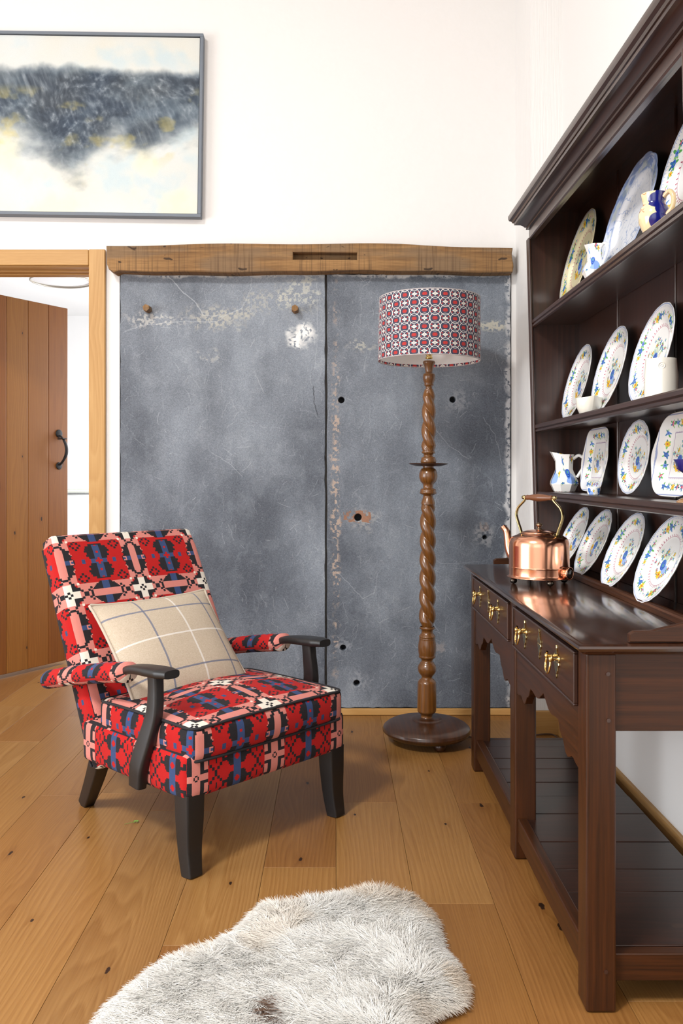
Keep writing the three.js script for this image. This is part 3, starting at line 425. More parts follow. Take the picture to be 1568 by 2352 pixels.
function blanketB(ax, ay) {        // narrow repeat of the border
  const cx = 16 - ax, cy = 7 - ay, ix = Math.floor(ax), iy = Math.floor(ay);
  if (ax <= 1.6) return (ay < 0.5 && ax > 0.5 && ax < 1) || (ay > 0.5 && ay < 1 && ax < 0.5) ? 'black' : 'pink';
  if (ay <= 1.1 && ax <= 4.6) return 'pink';
  if (ax <= 4.7) return (ax > 3.0 && ay > 2.0 && ay < 5) || (ax > 4 && ay > 5.4) ? 'pink' : 'black';
  if (cx <= 1.4) { if (cx + Math.abs(cy - 3.5) < 1.4) return 'red'; if (cx <= 0.7 && cy < 1) return 'red'; return 'blue'; }
  if (cy < 0.9 && cx < 6.5) return 'red';
  if (ay < 0.8 && cx < 5) return 'red';
  if (cx < 4.9 - 1.0 * Math.abs(cy - 3.4) + (iy % 2 ? 0.5 : 0)) return 'black';
  if (ix >= 4 && ix <= 10 && (Math.abs(ix - 7) === iy || Math.abs(ix - 7) === 7 - iy)) return 'black';
  if (ix === 7 && (iy === 3 || iy === 4) && ax > 7.4) return 'black';
  return 'red';
}
const quant = v => Math.floor(v * 2) / 2 + 0.25;
function blanketTex(fn, W, H, w, h) { return dataTex(w, h, (u, v, i, j) => { let dx = quant(u * 32), dy = quant(v * H); dx = Math.min(dx, 32 - dx); dy = Math.min(dy, H - dy); return weave(fn(dx, dy), i, j); }); }
const texA = blanketTex(blanketA, 32, 28, 1024, 896), texB = blanketTex(blanketB, 32, 14, 1024, 448);
texA.repeat.set(1 / 0.28, 1 / 0.228); texB.repeat.set(1 / 0.288, 1 / 0.125);
const woolBump = rep(dataTex(256, 256, (u, v, i, j) => { const n = 0.5 * noise(i * 0.9, j * 0.9) + 0.5 * noise(i * 0.31 + 9, j * 0.31); return [n, n, n]; }, false), 0.06, 0.06, false);
const tapestry = phy({ map: texA, roughness: 0.95, sheen: 0.1, sheenRoughness: 0.6, sheenColor: lin(0.5, 0.3, 0.3), bumpMap: woolBump, bumpScale: 0.0012 });
const borderCloth = phy({ map: texB, roughness: 0.95, sheen: 0.1, sheenRoughness: 0.6, sheenColor: lin(0.5, 0.3, 0.3), bumpMap: woolBump, bumpScale: 0.0012 });
const pipingMat = std({ color: lin(0.012, 0.011, 0.014), roughness: 0.85 });
// planar uv by the dominant direction of each face
function boxUV(g, fx, fy, fz) {
  const n = g.index ? g.toNonIndexed() : g, p = n.attributes.position, uv = new Float32Array(p.count * 2), A = new THREE.Vector3(), B = new THREE.Vector3(), C = new THREE.Vector3();
  for (let i = 0; i < p.count; i += 3) { A.fromBufferAttribute(p, i); B.fromBufferAttribute(p, i + 1); C.fromBufferAttribute(p, i + 2); const N = B.clone().sub(A).cross(C.clone().sub(A)); const ax = Math.abs(N.x), ay = Math.abs(N.y), az = Math.abs(N.z), f = ax > ay && ax > az ? fx : ay > az ? fy : fz; [A, B, C].forEach((q, k) => { const t = f(q); uv[(i + k) * 2] = t[0]; uv[(i + k) * 2 + 1] = t[1]; }); }
  n.setAttribute('uv', new THREE.BufferAttribute(uv, 2)); return n;
}
// soft box: rounded box with bulging faces
function softBox(w, h, d, r, bulge, seg = 10) {
  const g = new RoundedBoxGeometry(w, h, d, 5, r); const big = new THREE.BoxGeometry(w, h, d, seg * 3, seg, seg * 3), p = big.attributes.position, v = new THREE.Vector3(), c = new THREE.Vector3();
  for (let i = 0; i < p.count; i++) { v.fromBufferAttribute(p, i); c.set(clamp(v.x, -w / 2 + r, w / 2 - r), clamp(v.y, -h / 2 + r, h / 2 - r), clamp(v.z, -d / 2 + r, d / 2 - r)); const o = v.clone().sub(c); if (o.lengthSq() > 1e-12) { o.normalize().multiplyScalar(r); v.copy(c).add(o); } const u = v.x / w * 2, q = v.y / h * 2, s = v.z / d * 2; p.setXYZ(i, v.x + bulge[0] * Math.sign(v.x) * (1 - q * q) * (1 - s * s) * (Math.abs(u) > 0.8 ? 1 : Math.abs(u)), v.y + bulge[1] * Math.sign(v.y) * (1 - u * u) * (1 - s * s) * (Math.abs(q) > 0.5 ? 1 : 0), v.z + bulge[2] * Math.sign(v.z) * (1 - q * q) * (1 - u * u) * Math.abs(s)); }
  big.deleteAttribute('normal'); big.deleteAttribute('uv'); const m = mergeVertices(big, 1e-5); m.computeVertexNormals(); m.setAttribute('uv', new THREE.Float32BufferAttribute(new Float32Array(m.attributes.position.count * 2), 2)); g.dispose(); return m;
}
const CHAIR = [-0.197, 0, -2.602], YAW = 47 * Math.PI / 180;
{
  const t = thing('armchair', 'black-framed armchair upholstered in red, black and pink tapestry blanket', 'armchair', CHAIR, YAW);
  // seat rail
  const rail = softBox(0.641, 0.128, 0.537, 0.022, [0.004, 0, 0.006]).translate(0, 0.272, -0.2515);
  part('seat_rail', boxUV(rail, p => [p.z - 0.1, p.y - 0.018], p => [p.x, p.z], p => [p.x, p.y - 0.018]), borderCloth, t, 'upholstered seat rail in narrow-patterned border cloth');
  // seat cushion
  const cw = 0.606, ch = 0.098, cd = 0.47, cc = [0, 0.3595, -0.212];
  const cu = softBox(cw, ch, cd, 0.02, [0.012, 0.034, 0.014]).translate(...cc);
  const cushion = part('seat_cushion', boxUV(cu, p => [p.z + 0.13, p.y - 0.235], p => [p.x, -p.z + 0.0], p => [p.x, p.y - 0.226]), tapestry, t, 'loose seat cushion with black piping');
  for (const s of [1, -1]) { const q = [], w2 = cw / 2 - 0.004, d2 = cd / 2 - 0.004, r = 0.03; const N = 14; const addArc = (x, z, a) => { for (let i = 0; i <= 4; i++) { const th = a + i / 4 * Math.PI / 2; q.push([x + r * Math.cos(th), 0, z + r * Math.sin(th)]); } }; addArc(w2 - r, d2 - r, 0); for (let i = 1; i < N; i++) q.push([lerp(w2 - r, -w2 + r, i / N), 0, d2]); addArc(-w2 + r, d2 - r, Math.PI / 2); for (let i = 1; i < N; i++) q.push([-w2, 0, lerp(d2 - r, -d2 + r, i / N)]); addArc(-w2 + r, -d2 + r, Math.PI); for (let i = 1; i < N; i++) q.push([lerp(-w2 + r, w2 - r, i / N), 0, -d2]); addArc(w2 - r, -d2 + r, Math.PI * 1.5); for (let i = 1; i < N; i++) q.push([w2, 0, lerp(-d2 + r, d2 - r, i / N)]);
    const c3 = new THREE.CatmullRomCurve3(q.map(p => { const u = p[0] / (cw / 2), v = p[2] / (cd / 2); return new THREE.Vector3(cc[0] + p[0] * 1.012, cc[1] + s * (ch / 2 - 0.005 + 0.004 * (1 - u * u) + 0.003 * (1 - v * v)), cc[2] + p[2] * 1.012); }), true); part('piping', new THREE.TubeGeometry(c3, 200, 0.0042, 8, true), pipingMat, cushion); }
  // back: leaning padded board
  const L = 0.775, lean = 26.3 * Math.PI / 180, bk = softBox(0.585, L, 0.095, 0.03, [0, 0, 0.012]); const bp = bk.attributes.position; for (let i = 0; i < bp.count; i++) { const y = bp.getY(i), f = (y + L / 2) / L; bp.setX(i, bp.getX(i) * (1.045 - 0.02 * f)); const z = bp.getZ(i); bp.setZ(i, z * (1.15 - 0.3 * f)); } bk.computeVertexNormals();
  const bg = boxUV(bk, p => [-p.z + 0.09, p.y - 0.163], p => [p.x, p.z + 0.225], p => [p.x, p.y - 0.163]); bg.translate(0, L / 2, 0).rotateX(-lean).translate(0, 0.19, -0.452);
  const back = part('backrest', bg, tapestry, t, 'high padded backrest with black piping');
  for (const s of [-1, 1]) { const y = f => f * L; const pts = []; for (let i = 0; i <= 10; i++) { const f = 0.02 + 0.94 * i / 10, w = 0.2925 * (1.045 - 0.02 * f), zz = -0.0355 * (1.15 - 0.3 * f) - 0.002, yy = f * L; pts.push([s * (w - 0.0095), 0.19 + yy * Math.cos(lean) + zz * Math.sin(lean), -0.452 - yy * Math.sin(lean) + zz * Math.cos(lean)]); } part('piping', tube(pts, 0.0042, 40, 8), pipingMat, back); }
  // legs
  const fl = s => sweptBar([[s * 0.285, 0.225, -0.016, 0.032, 0.032], [s * 0.286, 0.15, -0.014, 0.030, 0.030], [s * 0.288, 0.07, -0.010, 0.0255, 0.0255], [s * 0.29, 0.0, 0.002, 0.022, 0.022]], [1, 0, 0], 16, 9), rl = s => sweptBar([[s * 0.262, 0.235, -0.490, 0.025, 0.029], [s * 0.243, 0.15, -0.552, 0.024, 0.027], [s * 0.225, 0.07, -0.616, 0.0215, 0.0245], [s * 0.209, 0.0, -0.676, 0.019, 0.0225]], [1, 0, 0], 16, 9);
  for (const s of [-1, 1]) { part('leg', fl(s), blackPaint, t); part('leg', rl(s), blackPaint, t); }
  // arms: black show-wood with padded roll
  for (const s of [-1, 1]) {
    const arm = part('armrest', [sweptBar([[s * 0.325, 0.466, -0.56, 0.018, 0.011], [s * 0.316, 0.512, -0.33, 0.02, 0.012], [s * 0.311, 0.534, -0.235, 0.026, 0.013], [s * 0.31, 0.5405, -0.16, 0.034, 0.0145], [s * 0.309, 0.543, -0.10, 0.036, 0.0145], [s * 0.308, 0.544, -0.064, 0.026, 0.012]], [1, 0, 0], 40, 3.2), sweptBar([[s * 0.309, 0.538, -0.142, 0.018, 0.02], [s * 0.310, 0.49, -0.138, 0.0175, 0.0205], [s * 0.316, 0.42, -0.137, 0.018, 0.024], [s * 0.328, 0.34, -0.158, 0.0185, 0.0285], [s * 0.338, 0.27, -0.178, 0.0185, 0.0295], [s * 0.339, 0.213, -0.185, 0.0165, 0.027]], [1, 0, 0], 40, 4.5)], blackPaint, t, 'black-painted arm with curved support');
    const c = new THREE.CatmullRomCurve3([[s * 0.331, 0.432, -0.70], [s * 0.325, 0.466, -0.56], [s * 0.318, 0.498, -0.40], [s * 0.314, 0.522, -0.255]].map(p => new THREE.Vector3(...p)));
    const roll = grid(28, 30, (u, v) => { const q = c.getPoint(v), e = Math.min(1, Math.sqrt(Math.max(0, 1 - Math.pow(Math.max(0, (Math.abs(v - 0.5) * 2 - 0.94)) / 0.06, 2)))) * 0.999 + 0.001, th = u * Math.PI * 2; return [q.x + 0.037 * e * Math.cos(th), q.y + 0.031 * e * Math.sin(th), q.z]; }, { closedU: true, uvs: (u, v, q) => [q[2] + 0.27, u * 0.215 + 0.06] });
    part('arm_pad', roll, tapestry, arm, 'padded tapestry roll');
  }
}
// throw pillow leaning against the backrest
{
  const lx = -0.028, ly = 0.527, lz = -0.432, c = Math.cos(YAW), s = Math.sin(YAW);
  const t = thing('throw_pillow', 'beige linen throw pillow with blue and white windowpane checks on the armchair', 'pillow', [CHAIR[0] + lx * c + lz * s, ly, CHAIR[2] - lx * s + lz * c], YAW);
  t.rotation.set(-0.70, YAW, 0.015, 'YXZ');
  const W = 0.465, H = 0.405;
  const tex = dataTex(1024, 1024, (u, v, i, j) => {
    let b = mix3(hex(0xd0c2af), hex(0xb3a28c), 0.5 * noise(i * 0.55, j * 0.12) + 0.5 * noise(i * 0.1 + 50, j * 0.55)); const n = (LAT[(i * 57 + j * 911) & 65535] - 0.5) * 0.07; b = [b[0] + n, b[1] + n, b[2] + n];
    const lines = [[0, 0.30, 0x5d6580], [0, 0.59, 0xe9e6e2], [0, 0.86, 0x5d6580], [1, 0.83, 0x5d6580], [1, 0.55, 0xe9e6e2], [1, 0.24, 0x5d6580]];
    for (const [ax, q, col] of lines) { const d = Math.abs((ax ? v : u) - q); if (d < 0.0075) b = mix3(b, hex(col), (((ax ? i : j) >> 2) + ((ax ? j : i) >> 2)) % 3 ? 0.8 : 0.5); } return b;
  });
  const linen = std({ map: tex, roughness: 0.95, bumpMap: woolBump, bumpScale: 0.0006 });
  const edge = (a) => 1 - 0.055 * (1 - Math.pow(Math.abs(a), 2.2)), face = s2 => grid(40, 40, (u, v) => { const a = u * 2 - 1, b = v * 2 - 1, x = a * W / 2 * edge(b), y = b * H / 2 * edge(a), h = 0.066 * Math.pow(Math.max(0, (1 - Math.pow(Math.abs(a), 2.6)) * (1 - Math.pow(Math.abs(b), 2.6))), 0.62) + 0.004 * (fbm(u * 5 + s2, v * 5, 2) - 0.5) * (1 - a * a) * (1 - b * b); return [s2 * x, y, s2 * h]; }, { uvs: (u, v) => [s2 > 0 ? u : 1 - u, v] });
  const body = part('pillow_cover', [face(1), face(-1)], linen, t);
  const loop = []; for (let k = 0; k < 4; k++) for (let i = 0; i < 16; i++) { const f = i / 16 * 2 - 1; const [a, b] = [[f, -1], [1, f], [-f, 1], [-1, -f]][k]; loop.push(new THREE.Vector3(a * W / 2 * edge(b) * 1.005, b * H / 2 * edge(a) * 1.005, 0)); }
  part('piping', new THREE.TubeGeometry(new THREE.CatmullRomCurve3(loop, true, 'catmullrom', 0.3), 220, 0.0048, 8, true), std({ color: lin(0.49, 0.42, 0.34), roughness: 0.95 }), body);
}
console.log('chair done');

// ---------------------------------------------------------------- dresser base
const TOPY = 0.757, ZF = -3.335, ZN = -1.755;        // table top height, far end, near end
{
  reseed(61);
  const t = thing('dresser_base', 'dark oak dresser table with two drawers, scalloped apron and pot board', 'dresser', [0.73, 0, -2.55]);
  // top with a moulded edge
  const edge = [[0.0, 0.0], [0.004, 0.004], [0.011, 0.008], [0.013, 0.013], [0.011, 0.018], [0.004, 0.021], [0.0, 0.022]];
  const topG = []; { const x0 = 0.503, x1 = 0.943; const ring = (o, y) => [[x1, y, ZF - o + 0.012], [x0 - o, y, ZF - o + 0.012], [x0 - o, y, ZN + o - 0.012], [x1, y, ZN + o - 0.012]]; const pos = []; for (let k = 0; k + 1 < edge.length; k++) { const A = ring(edge[k][0], TOPY - 0.022 + edge[k][1]), B = ring(edge[k + 1][0], TOPY - 0.022 + edge[k + 1][1]); for (let i = 0; i < 3; i++) pos.push(...A[i], ...A[i + 1], ...B[i + 1], ...A[i], ...B[i + 1], ...B[i]); } const T = ring(0, TOPY), Bm = ring(0, TOPY - 0.022); pos.push(...T[0], ...T[1], ...T[2], ...T[0], ...T[2], ...T[3], ...Bm[0], ...Bm[2], ...Bm[1], ...Bm[0], ...Bm[3], ...Bm[2], ...T[0], ...T[3], ...Bm[3], ...T[0], ...Bm[3], ...Bm[0]); const g = new THREE.BufferGeometry(); g.setAttribute('position', new THREE.Float32BufferAttribute(pos, 3)); g.computeVertexNormals(); topG.push(toCreasedNormals(wuv(g, 'z', 0, 0), 0.6)); }
  part('table_top', topG, topWood, t, 'polished table top with moulded edge');
  // legs: chamfered posts
  const leg = (x0, x1, z0, z1, y1 = 0.735) => wuv(box(x0, x1, 0, y1, z0, z1, 0.006, 2), 'y');
  const FX = 0.512;
  for (const [z0, z1] of [[-3.285, -3.222], [-2.555, -2.487], [-1.842, -1.778]]) part('leg', leg(FX, FX + 0.062, z0, z1), darkWood, t);
  for (const [z0, z1] of [[-3.285, -3.222], [-1.842, -1.778]]) part('leg', leg(0.868, 0.925, z0, z1), darkWood, t);
  // frieze rails and drawers
  for (const [za, zb] of [[-3.222, -2.555], [-2.487, -1.842]]) {
    const w = zb - za, dr0 = za + 0.004, dr1 = zb - 0.004;
    part('rail', wuv(box(FX + 0.006, FX + 0.03, 0.716, 0.735, za, zb, 0.002), 'z'), darkWood, t);
    const mid = (za + zb) / 2, half = [[0, 0.556], [0.012, 0.549], [0.03, 0.541], [0.05, 0.531], [0.07, 0.5265], [0.09, 0.526], [0.11, 0.529], [0.13, 0.531], [0.15, 0.531], [0.158, 0.524], [0.166, 0.512], [0.18, 0.503], [0.195, 0.498], [0.208, 0.486], [0.22, 0.475], [0.235, 0.471], [0.252, 0.475], [0.27, 0.483], [0.285, 0.484], [0.3, 0.479], [0.34, 0.474]];
    const pts = [[mid - w / 2, 0.609]]; const sc = (w / 2) / 0.34; for (let k = half.length - 1; k >= 0; k--) pts.push([mid - half[k][0] * sc, half[k][1]]); for (let k = 1; k < half.length; k++) pts.push([mid + half[k][0] * sc, half[k][1]]); pts.push([mid + w / 2, 0.609]);
    const ap = extrude(pts.map(p => [-p[0], p[1]]).reverse(), 0.018, { bevel: 0.0015 }).rotateY(Math.PI / 2).translate(FX + 0.006, 0, 0); part('apron', wuv(ap, 'z'), darkWood, t, 'scalloped apron board');
    const dr = part('drawer', [wuv(box(FX - 0.004, FX + 0.018, 0.612, 0.722, dr0, dr1, 0.003), 'z'), wuv(plain(FX + 0.018, 0.84, 0.615, 0.712, dr0 + 0.012, dr1 - 0.012), 'x')], darkWood, t);
    for (const b of [box(FX - 0.008, FX + 0.002, 0.609, 0.6145, dr0 - 0.002, dr1 + 0.002, 0.0022), box(FX - 0.008, FX + 0.002, 0.7195, 0.725, dr0 - 0.002, dr1 + 0.002, 0.0022)]) part('cock_bead', wuv(b, 'z'), rackWood, dr);
    for (const b of [box(FX - 0.008, FX + 0.002, 0.6145, 0.7195, dr0 - 0.002, dr0 + 0.0035, 0.0022), box(FX - 0.008, FX + 0.002, 0.6145, 0.7195, dr1 - 0.0035, dr1 + 0.002, 0.0022)]) part('cock_bead', wuv(b, 'y'), rackWood, dr);
    // pierced back plates, swan-neck drops
    const plateShape = k => { const pr = [[0, 0.037], [0.0035, 0.031], [0.0025, 0.027], [0.008, 0.025], [0.007, 0.020], [0.014, 0.019], [0.0125, 0.013], [0.021, 0.010], [0.0225, 0.004], [0.019, 0], [0.0225, -0.005], [0.018, -0.011], [0.0125, -0.013], [0.013, -0.020], [0.0065, -0.022], [0.006, -0.027], [0.002, -0.029], [0.003, -0.034], [0, -0.039]].map(p => [p[0] * k, p[1]]); return extrude([...pr, ...pr.slice(1, -1).reverse().map(p => [-p[0], p[1]])].reverse(), 0.0016, { bevel: 0.0006, holes: [circ(0.010 * k, 0.0, 0.0022), circ(-0.010 * k, 0.0, 0.0022)] }); };
    const onFront = g => g.rotateY(-Math.PI / 2);
    const c = mid; for (const dz of [-0.168, 0.168]) {
      const zc = c + dz, h = part('handle', onFront(plateShape(1)).translate(FX - 0.0045, 0.672, zc), oldBrass, dr, 'brass swan-neck handle on a pierced plate');
      for (const e of [-1, 1]) part('handle_post', [onFront(lathe([[0.001, 0.024], [0.0048, 0.023], [0.0062, 0.019], [0.0048, 0.015], [0.0032, 0.012], [0.0032, 0.003], [0.0065, 0.001], [0.0065, 0]], 16).rotateX(Math.PI / 2)).translate(FX - 0.0045, 0.681, zc + e * 0.019)], brass, h);
      part('handle_drop', tube([[-0.02, 0.690], [-0.0245, 0.684], [-0.019, 0.676], [-0.020, 0.664], [-0.016, 0.653], [-0.006, 0.647], [0.006, 0.647], [0.016, 0.653], [0.020, 0.664], [0.019, 0.676], [0.0245, 0.684], [0.02, 0.690]].map(p => [FX - 0.0215 - 0.006 * clamp((0.69 - p[1]) / 0.04), p[1], zc + p[0]]), 0.0027, 60, 8), brass, h);
    }
    part('escutcheon', onFront(plateShape(0.78)).translate(FX - 0.0045, 0.68, c), oldBrass, dr, 'brass keyhole plate');
  }
  for (const [x, y] of [[0.557, 0.598], [0.556, 0.693], [0.552, 0.085]]) part('peg', new THREE.CylinderGeometry(0.0042, 0.0042, 0.006, 12).rotateX(Math.PI / 2).translate(x, y, -1.7785), rackWood, t);
  for (const [z0, z1] of [[-3.272, -3.252], [-1.812, -1.792]]) part('end_panel', wuv(box(FX + 0.062, 0.868, 0.572, 0.735, z0, z1, 0.002), 'x'), darkWood, t);
  // pot board and stretchers
  part('stretcher', wuv(box(FX + 0.008, FX + 0.036, 0.052, 0.118, -3.222, -2.555, 0.004), 'z'), darkWood, t); part('stretcher', wuv(box(FX + 0.008, FX + 0.036, 0.052, 0.118, -2.487, -1.842, 0.004), 'z'), darkWood, t);
  for (const [z0, z1] of [[-3.27, -3.242], [-1.824, -1.796]]) part('stretcher', wuv(box(FX + 0.062, 0.868, 0.055, 0.112, z0, z1, 0.003), 'x'), darkWood, t);
  const cuts = [-3.242, -3.154, -3.026, -2.919, -2.794, -2.673, -2.532, -2.34, -2.179, -2.06, -1.824];
  for (let k = 0; k + 1 < cuts.length; k++) part('pot_board_plank', wuv(box(FX + 0.036, 0.90, 0.092, 0.112 + 0.002 * rnd(), cuts[k] + 0.001, cuts[k + 1] - 0.001, 0.0025), 'x'), potWood, t);
  // small shaped end galleries on the top
  const gal = [[0, 0], [0.34, 0], [0.34, 0.052], [0.22, 0.052], [0.15, 0.049], [0.10, 0.036], [0.05, 0.024], [0.01, 0.022], [0, 0.016]];
  for (const [z, xs] of [[-1.783, 0.597], [-3.318, 0.6]]) part('gallery', wuv(extrude(gal, 0.012, { bevel: 0.002 }).translate(xs, TOPY + 0.002, z), 'x'), darkWood, t);
}
// ---------------------------------------------------------------- plate rack standing on the table
const SHELF = [1.036, 1.287, 1.682], BACKX = 0.915;
{
  reseed(71); const t = thing('plate_rack', 'dark oak plate rack with moulded cornice and three crockery shelves', 'plate rack', [0.85, TOPY, -2.55]);
  const zF = -3.302, zN = -1.79, front = y => 0.768 - (y - TOPY) / 1.25 * 0.034;
  const side = z => wuv(extrude([[front(TOPY), TOPY], [0.93, TOPY], [0.93, 2.09], [front(2.0), 2.09], [front(2.0), 1.985]], 0.022, { bevel: 0.001 }).translate(0, 0, z), 'y');
  part('side_panel', side(zF), rackWood, t); part('side_panel', side(zN - 0.022), rackWood, t);
  for (const [z0, z1, o] of [[zF - 0.002, zF + 0.034, 0], [zN - 0.034, zN + 0.002, 0]]) { const g = []; for (let k = 0; k < 3; k++) { const a = lerp(z0, z1, k / 3), b = lerp(z0, z1, (k + 1) / 3); const r = box(-0.012, -0.0005, TOPY, 1.99, a, b, 0.005, 3), p = r.attributes.position; for (let i = 0; i < p.count; i++) p.setX(i, p.getX(i) + front(p.getY(i))); g.push(wuv(r, 'y')); } part('reeded_edge', g, rackWood, t); }
  // back boards with beaded joints
  const zb = [zF + 0.022, -2.82, -2.34, zN - 0.022];
  for (let k = 0; k < 3; k++) part('back_board', wuv(box(BACKX, 0.926, TOPY, 2.09, zb[k] + 0.001, zb[k + 1] - 0.001, 0.002), 'y'), rackWood, t);
  for (const z of [-2.82, -2.34]) part('joint_bead', wuv(new THREE.CylinderGeometry(0.0045, 0.0045, 2.085 - TOPY, 12).translate(BACKX - 0.0005, (2.085 + TOPY) / 2, z), 'y'), rackWood, t);
  // shelves with moulded fronts
  for (const y of SHELF) { const f = front(y) + 0.006; part('shelf', [wuv(box(f, BACKX, y - 0.018, y, zF + 0.022, zN - 0.022, 0.002), 'z')], rackWood, t); const lip = part('shelf_moulding', [wuv(extrude([[0, 0.001], [-0.008, 0.001], [-0.0105, -0.003], [-0.0105, -0.013], [-0.006, -0.016], [-0.009, -0.019], [-0.009, -0.026], [-0.004, -0.029], [0, -0.029]].map(p => [p[0], p[1]]), zN - zF - 0.03).translate(f, y, zF + 0.015), 'z')], rackWood, t); }
  part('plate_rail', wuv(extrude([[0, 0], [-0.022, 0], [-0.022, 0.008], [-0.016, 0.011], [-0.014, 0.016], [-0.008, 0.019], [0, 0.019]].reverse(), zN - zF).translate(0.806, TOPY + 0.0005, zF), 'z'), darkWood, t, 'moulded rail along the back of the table top');
  part('rack_top', wuv(plain(front(2.0), 0.94, 2.088, 2.1, zF, zN), 'z'), rackWood, t);
  // cornice with mitred returns
  const prof = [[-0.004, 1.984], [0.004, 1.983], [0.007, 1.987], [0.004, 1.992], [0.0, 1.995], [0.0, 2.028], [0.008, 2.030], [0.010, 2.034], [0.006, 2.037], [0.014, 2.040], [0.018, 2.046], [0.026, 2.052], [0.036, 2.056], [0.046, 2.058], [0.048, 2.066], [0.052, 2.067], [0.055, 2.074], [0.063, 2.079], [0.066, 2.087], [0.066, 2.097], [0.055, 2.101], [-0.004, 2.101]];
  const Xf = front(2.0) - 0.001, ring = (o, y) => [[0.942, y, zF - o], [Xf - o, y, zF - o], [Xf - o, y, zN + o], [0.942, y, zN + o]], pos = [];
  for (let k = 0; k + 1 < prof.length; k++) { const A = ring(...prof[k]), B = ring(...prof[k + 1]); for (let i = 0; i < 3; i++) pos.push(...A[i], ...A[i + 1], ...B[i + 1], ...A[i], ...B[i + 1], ...B[i]); }
  const g = new THREE.BufferGeometry(); g.setAttribute('position', new THREE.Float32BufferAttribute(pos, 3)); g.computeVertexNormals(); part('cornice', [toCreasedNormals(wuv(g, 'z', 0.3, 0), 0.5), wuv(plain(Xf + 0.001, Xf + 0.016, 1.986, 2.09, zF, zN), 'z')], rackWood, t, 'stepped moulded cornice');
}
console.log('dresser done');

// ---------------------------------------------------------------- crockery
function blossom(c, x, y, r, col, heart, n = 6, rot = 0) { c.fillStyle = col; for (let k = 0; k < n; k++) { const a = rot + k / n * 6.283; c.beginPath(); c.ellipse(x + Math.cos(a) * r * 0.55, y + Math.sin(a) * r * 0.55, r * 0.5, r * 0.36, a, 0, 7); c.fill(); } c.fillStyle = heart; c.beginPath(); c.ellipse(x, y, r * 0.3, r * 0.3, 0, 0, 7); c.fill(); }
function rose(c, x, y, r) { c.fillStyle = '#4f7fd6'; c.beginPath(); c.ellipse(x, y, r, r * 1.05, 0, 0, 7); c.fill(); c.strokeStyle = '#1f3f9a'; c.lineWidth = Math.max(1, r * 0.12); for (let k = 0; k < 3; k++) { c.beginPath(); c.ellipse(x + r * 0.06 * k, y, r * (0.85 - 0.27 * k), r * (0.8 - 0.26 * k), 0.4 * k, 0.4 * k, 5.2); c.stroke(); } c.fillStyle = '#56b06c'; c.beginPath(); c.ellipse(x, y + r * 0.1, r * 0.2, r * 0.26, 0, 0, 7); c.fill(); }
function leaf(c, x, y, r, a, col) { c.fillStyle = col; c.beginPath(); c.ellipse(x + Math.cos(a) * r, y + Math.sin(a) * r, r, r * 0.38, a, 0, 7); c.fill(); }
function sprig(c, x, y, r, kind, a) {
  for (let k = 0; k < 5; k++) leaf(c, x, y, r * (0.5 + 0.25 * rnd()), a + k * 1.256 + rnd() * 0.6, ['#5fae5a', '#8cc978', '#3e7fb4', '#2f7d6b'][Math.floor(rnd() * 4)]);
  if (kind === 0) blossom(c, x, y, r * 0.8, '#f0c63a', '#c8552f', 6, a); else if (kind === 1) rose(c, x, y, r * 0.62); else if (kind === 2) { c.fillStyle = '#c93a5e'; c.beginPath(); c.ellipse(x, y, r * 0.36, r * 0.72, a, 0, 7); c.fill(); c.fillStyle = '#e79ab0'; c.beginPath(); c.ellipse(x + r * 0.15, y, r * 0.14, r * 0.5, a, 0, 7); c.fill(); } else blossom(c, x, y, r * 0.62, '#6d92dd', '#2a4aa6', 5, a);
}
function bouquet(c, x, y, s) {
  c.lineWidth = 1.6 * s; for (let k = 0; k < 26; k++) { const a = -1.57 + (rnd() - 0.5) * 2.6, l = (30 + rnd() * 62) * s; c.strokeStyle = ['#7cbd6b', '#a9d08f', '#5a9fa8', '#c9cf8a'][Math.floor(rnd() * 4)]; c.beginPath(); c.moveTo(x + (rnd() - 0.5) * 20 * s, y + 12 * s); c.quadraticCurveTo(x + Math.cos(a) * l * 0.5, y + Math.sin(a) * l * 0.7, x + Math.cos(a) * l, y + Math.sin(a) * l); c.stroke(); }
  for (let k = 0; k < 15; k++) { const a = -1.57 + (rnd() - 0.5) * 2.7, l = (45 + rnd() * 52) * s; sprig(c, x + Math.cos(a) * l, y + Math.sin(a) * l, (7 + rnd() * 5) * s, [3, 2, 3, 0, 2][k % 5], rnd() * 6); }
  c.fillStyle = '#9db9ef'; c.beginPath(); c.ellipse(x + 16 * s, y + 26 * s, 26 * s, 20 * s, 0, 0, 7); c.fill(); rose(c, x - 6 * s, y, 25 * s);
  for (let k = 0; k < 9; k++) { const a = 0.4 + k * 0.32; sprig(c, x + Math.cos(a) * 56 * s, y + 8 * s + Math.sin(a) * 48 * s, (8 + rnd() * 4) * s, [2, 3, 2, 0][k % 4], rnd() * 6); } blossom(c, x - 22 * s, y + 44 * s, 19 * s, '#f2c731', '#c7472f', 7, 0.2); c.strokeStyle = '#c9803a'; c.lineWidth = 3 * s; c.beginPath(); c.moveTo(x + 30 * s, y + 4 * s); c.quadraticCurveTo(x + 44 * s, y - 2 * s, x + 46 * s, y - 16 * s); c.stroke();
}
